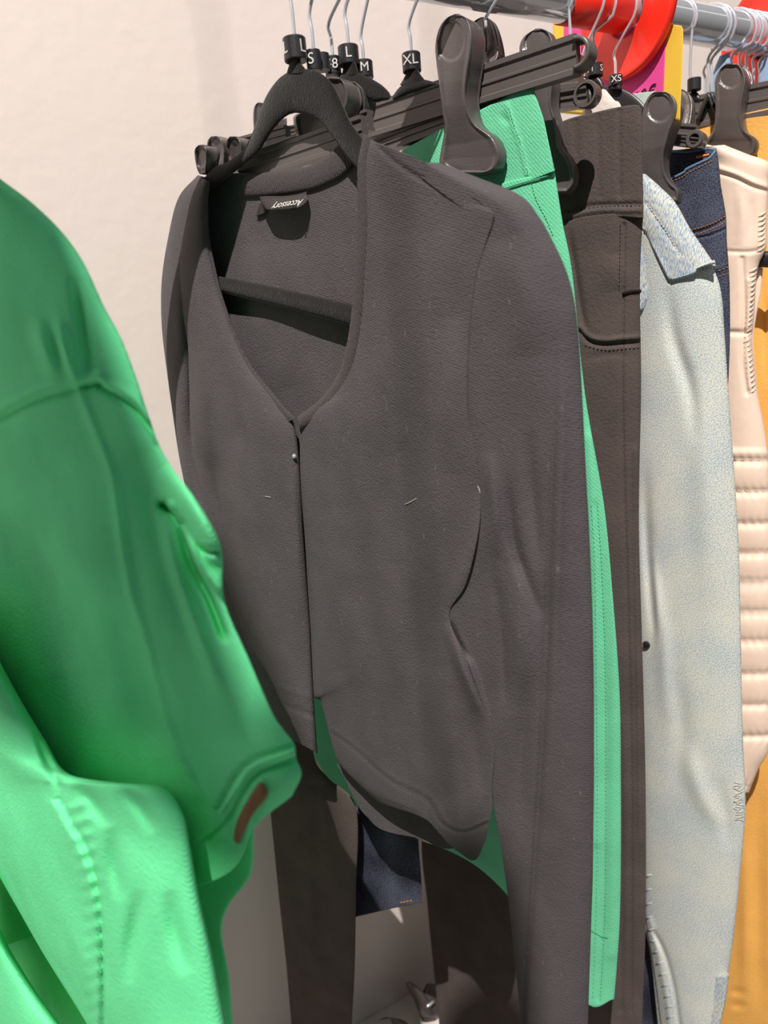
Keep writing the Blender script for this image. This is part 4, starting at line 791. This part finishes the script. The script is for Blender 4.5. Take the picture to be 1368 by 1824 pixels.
sheet('sleeve_fold', [[(-66, 1490), (-56, 1510), (-48, 1560)], [(-62, 1590), (-40, 1605), (-10, 1634)], [(-55, 1680), (-25, 1690), (22, 1698)], [(-42, 1770), (0, 1772), (68, 1772)], [(-25, 1850), (40, 1850), (124, 1850)], [(-10, 1900), (60, 1900), (150, 1900)]], PJ, MT['green_jacket'], gj, base=.034, bulge=.016, edge=.003, back=.010, step=5, power=.6)

def pixel(p):
    c = M3.T@(np.array(p, float)-CAM0); return (CX+F*c[0]/-c[2], CY-F*c[1]/-c[2])
jp = PJ.p0+ZU*(HC+.175)
jh = thing('velvet_hanger', 'black hanger carrying the bright green denim jacket, just outside the frame', 'hanger', jp, 'clothes hangers on the rail')
hook(jh, PJ, pixel(jp), kink=.035)
sheet('arch', [[pixel(PJ.p0+PJ.D*a+ZU*(HC+z)), pixel(PJ.p0+PJ.D*a+ZU*(HC+z-.022))] for a, z in ((-.045, .115), (-.036, .145), (-.02, .168), (0, .178), (.02, .168), (.036, .145), (.045, .115))], PJ, MT['velvet'], jh, bulge=.003, edge=.001, step=3)

# added unseen board, its outline shaped to keep the spotlight off the green jacket
dia = [(0, .405), (.20, .610), (.64, .25), (.426, .035), (.16, .232), (.045, .318), (.004, .365)]
SPOT0 = LT+LDIR*4.5
dq = [SPOT0+(np.array((-.13, y, HC+z))-SPOT0)*.66 for y, z in dia]
sg = thing('added_shade_board', 'large dark angular board added high over the aisle to shade the green jacket, outside the frame', 'sign', sum(dq)/len(dq))
nd = len(dq); vs_ = [q+np.array([h, 0, 0]) for h in (-.003, .003) for q in dq]
fs_ = [list(range(nd)), list(range(nd, 2*nd))[::-1]]+[[k, k+nd, (k+1) % nd+nd, (k+1) % nd] for k in range(nd)]
mesh_obj('board', vs_, fs_, MT['black_cloth'], sg, smooth=False)
for k in (1, 2):
    q = dq[k]+(sum(dq)/len(dq)-dq[k])*.06; tube('cord', [q, q+ZU*.5, np.array([q[0], q[1], 5.21])], .0010, MT['black_cloth'], sg, 6)

# added unseen cylinder behind the viewer, placed to shade the lower sleeve and trousers
SPOT = LT+LDIR*4.5
def towards(p, k): return SPOT+(np.array(p)-SPOT)*k
lb_ = towards((-.08, 0, HC-.22), .7235); lt_ = towards((-.08, 0, HC+.452), .7235)
pn = thing('added_light_blocker', 'slim black cylinder added high above the viewer to shade the lower clothes, outside the frame', 'light blocker', lb_)
lh = lt_[2]-lb_[2]
lathe('shade', lb_, ZU, [(0, .036), (0, .0377), (lh*.88, .0377), (lh*.955, .033), (lh*.99, .022), (lh, .003), (lh*.994, .003), (lh*.98, .020), (lh*.945, .0315), (lh*.88, .036)], MT['black_cloth'], pn, 40)  # body of the added blocker, casting the low shadow
tube('cord', [lt_-ZU*.004, lt_+ZU, (lt_[0], lt_[1], 5.21)], .0012, MT['black_cloth'], pn, 8)
slab('ceiling_beam', (-3, -.75, 5.2), (5, .2, 5.4), MT['wall'])

# ------------------------------------------------------------------ low shelf by the wall with loose clip hangers
sh = thing('wall_shelf', 'low white shelf against the wall under the clothes', 'shelf', (.45, WALL_Y-.05, .2))
PW = Plane(0.5, math.pi, WALL_Y-.05)
zs = PW.at((752, 1818))[2]
bevel_box('board', (.55, WALL_Y-.06, zs-.014), np.eye(3), (.9, .06, .012), MT['wall'], sh, .002)
lc = thing('loose_clip', 'black plastic hanger clip lying on the low shelf beside the shaded trousers', 'clip', PW.at((755, 1800)))
sheet('lever', [[(722, 1750), (732, 1748)], [(728, 1766), (746, 1760)], [(738, 1782), (760, 1776)], [(748, 1812), (776, 1812)]], PW, MT['grey_plastic'], lc, base=.01, bulge=.005, edge=.002, step=3)
sheet('jaw', [[(760, 1752), (775, 1752)], [(752, 1768), (788, 1766)], [(748, 1790), (790, 1790)], [(752, 1818), (786, 1818)]], PW, MT['grey_plastic'], lc, base=.0, bulge=.008, edge=.002, step=3)
tube('spring', [PW.at((755, 1795), .014), PW.at((765, 1790), .016), PW.at((772, 1784), .014)], .002, MT['wire'], lc, 8)
l2 = thing('loose_clip', 'black plastic hanger clip lying lowest on the shelf at the bottom edge', 'clip', PW.at((700, 1830), .02))
sheet('lever', [[(672, 1818), (684, 1816)], [(690, 1812), (708, 1814)], [(700, 1830), (730, 1826)], [(690, 1850), (735, 1850)]], PW, MT['grey_plastic'], l2, base=.02, bulge=.004, edge=.002, step=3)
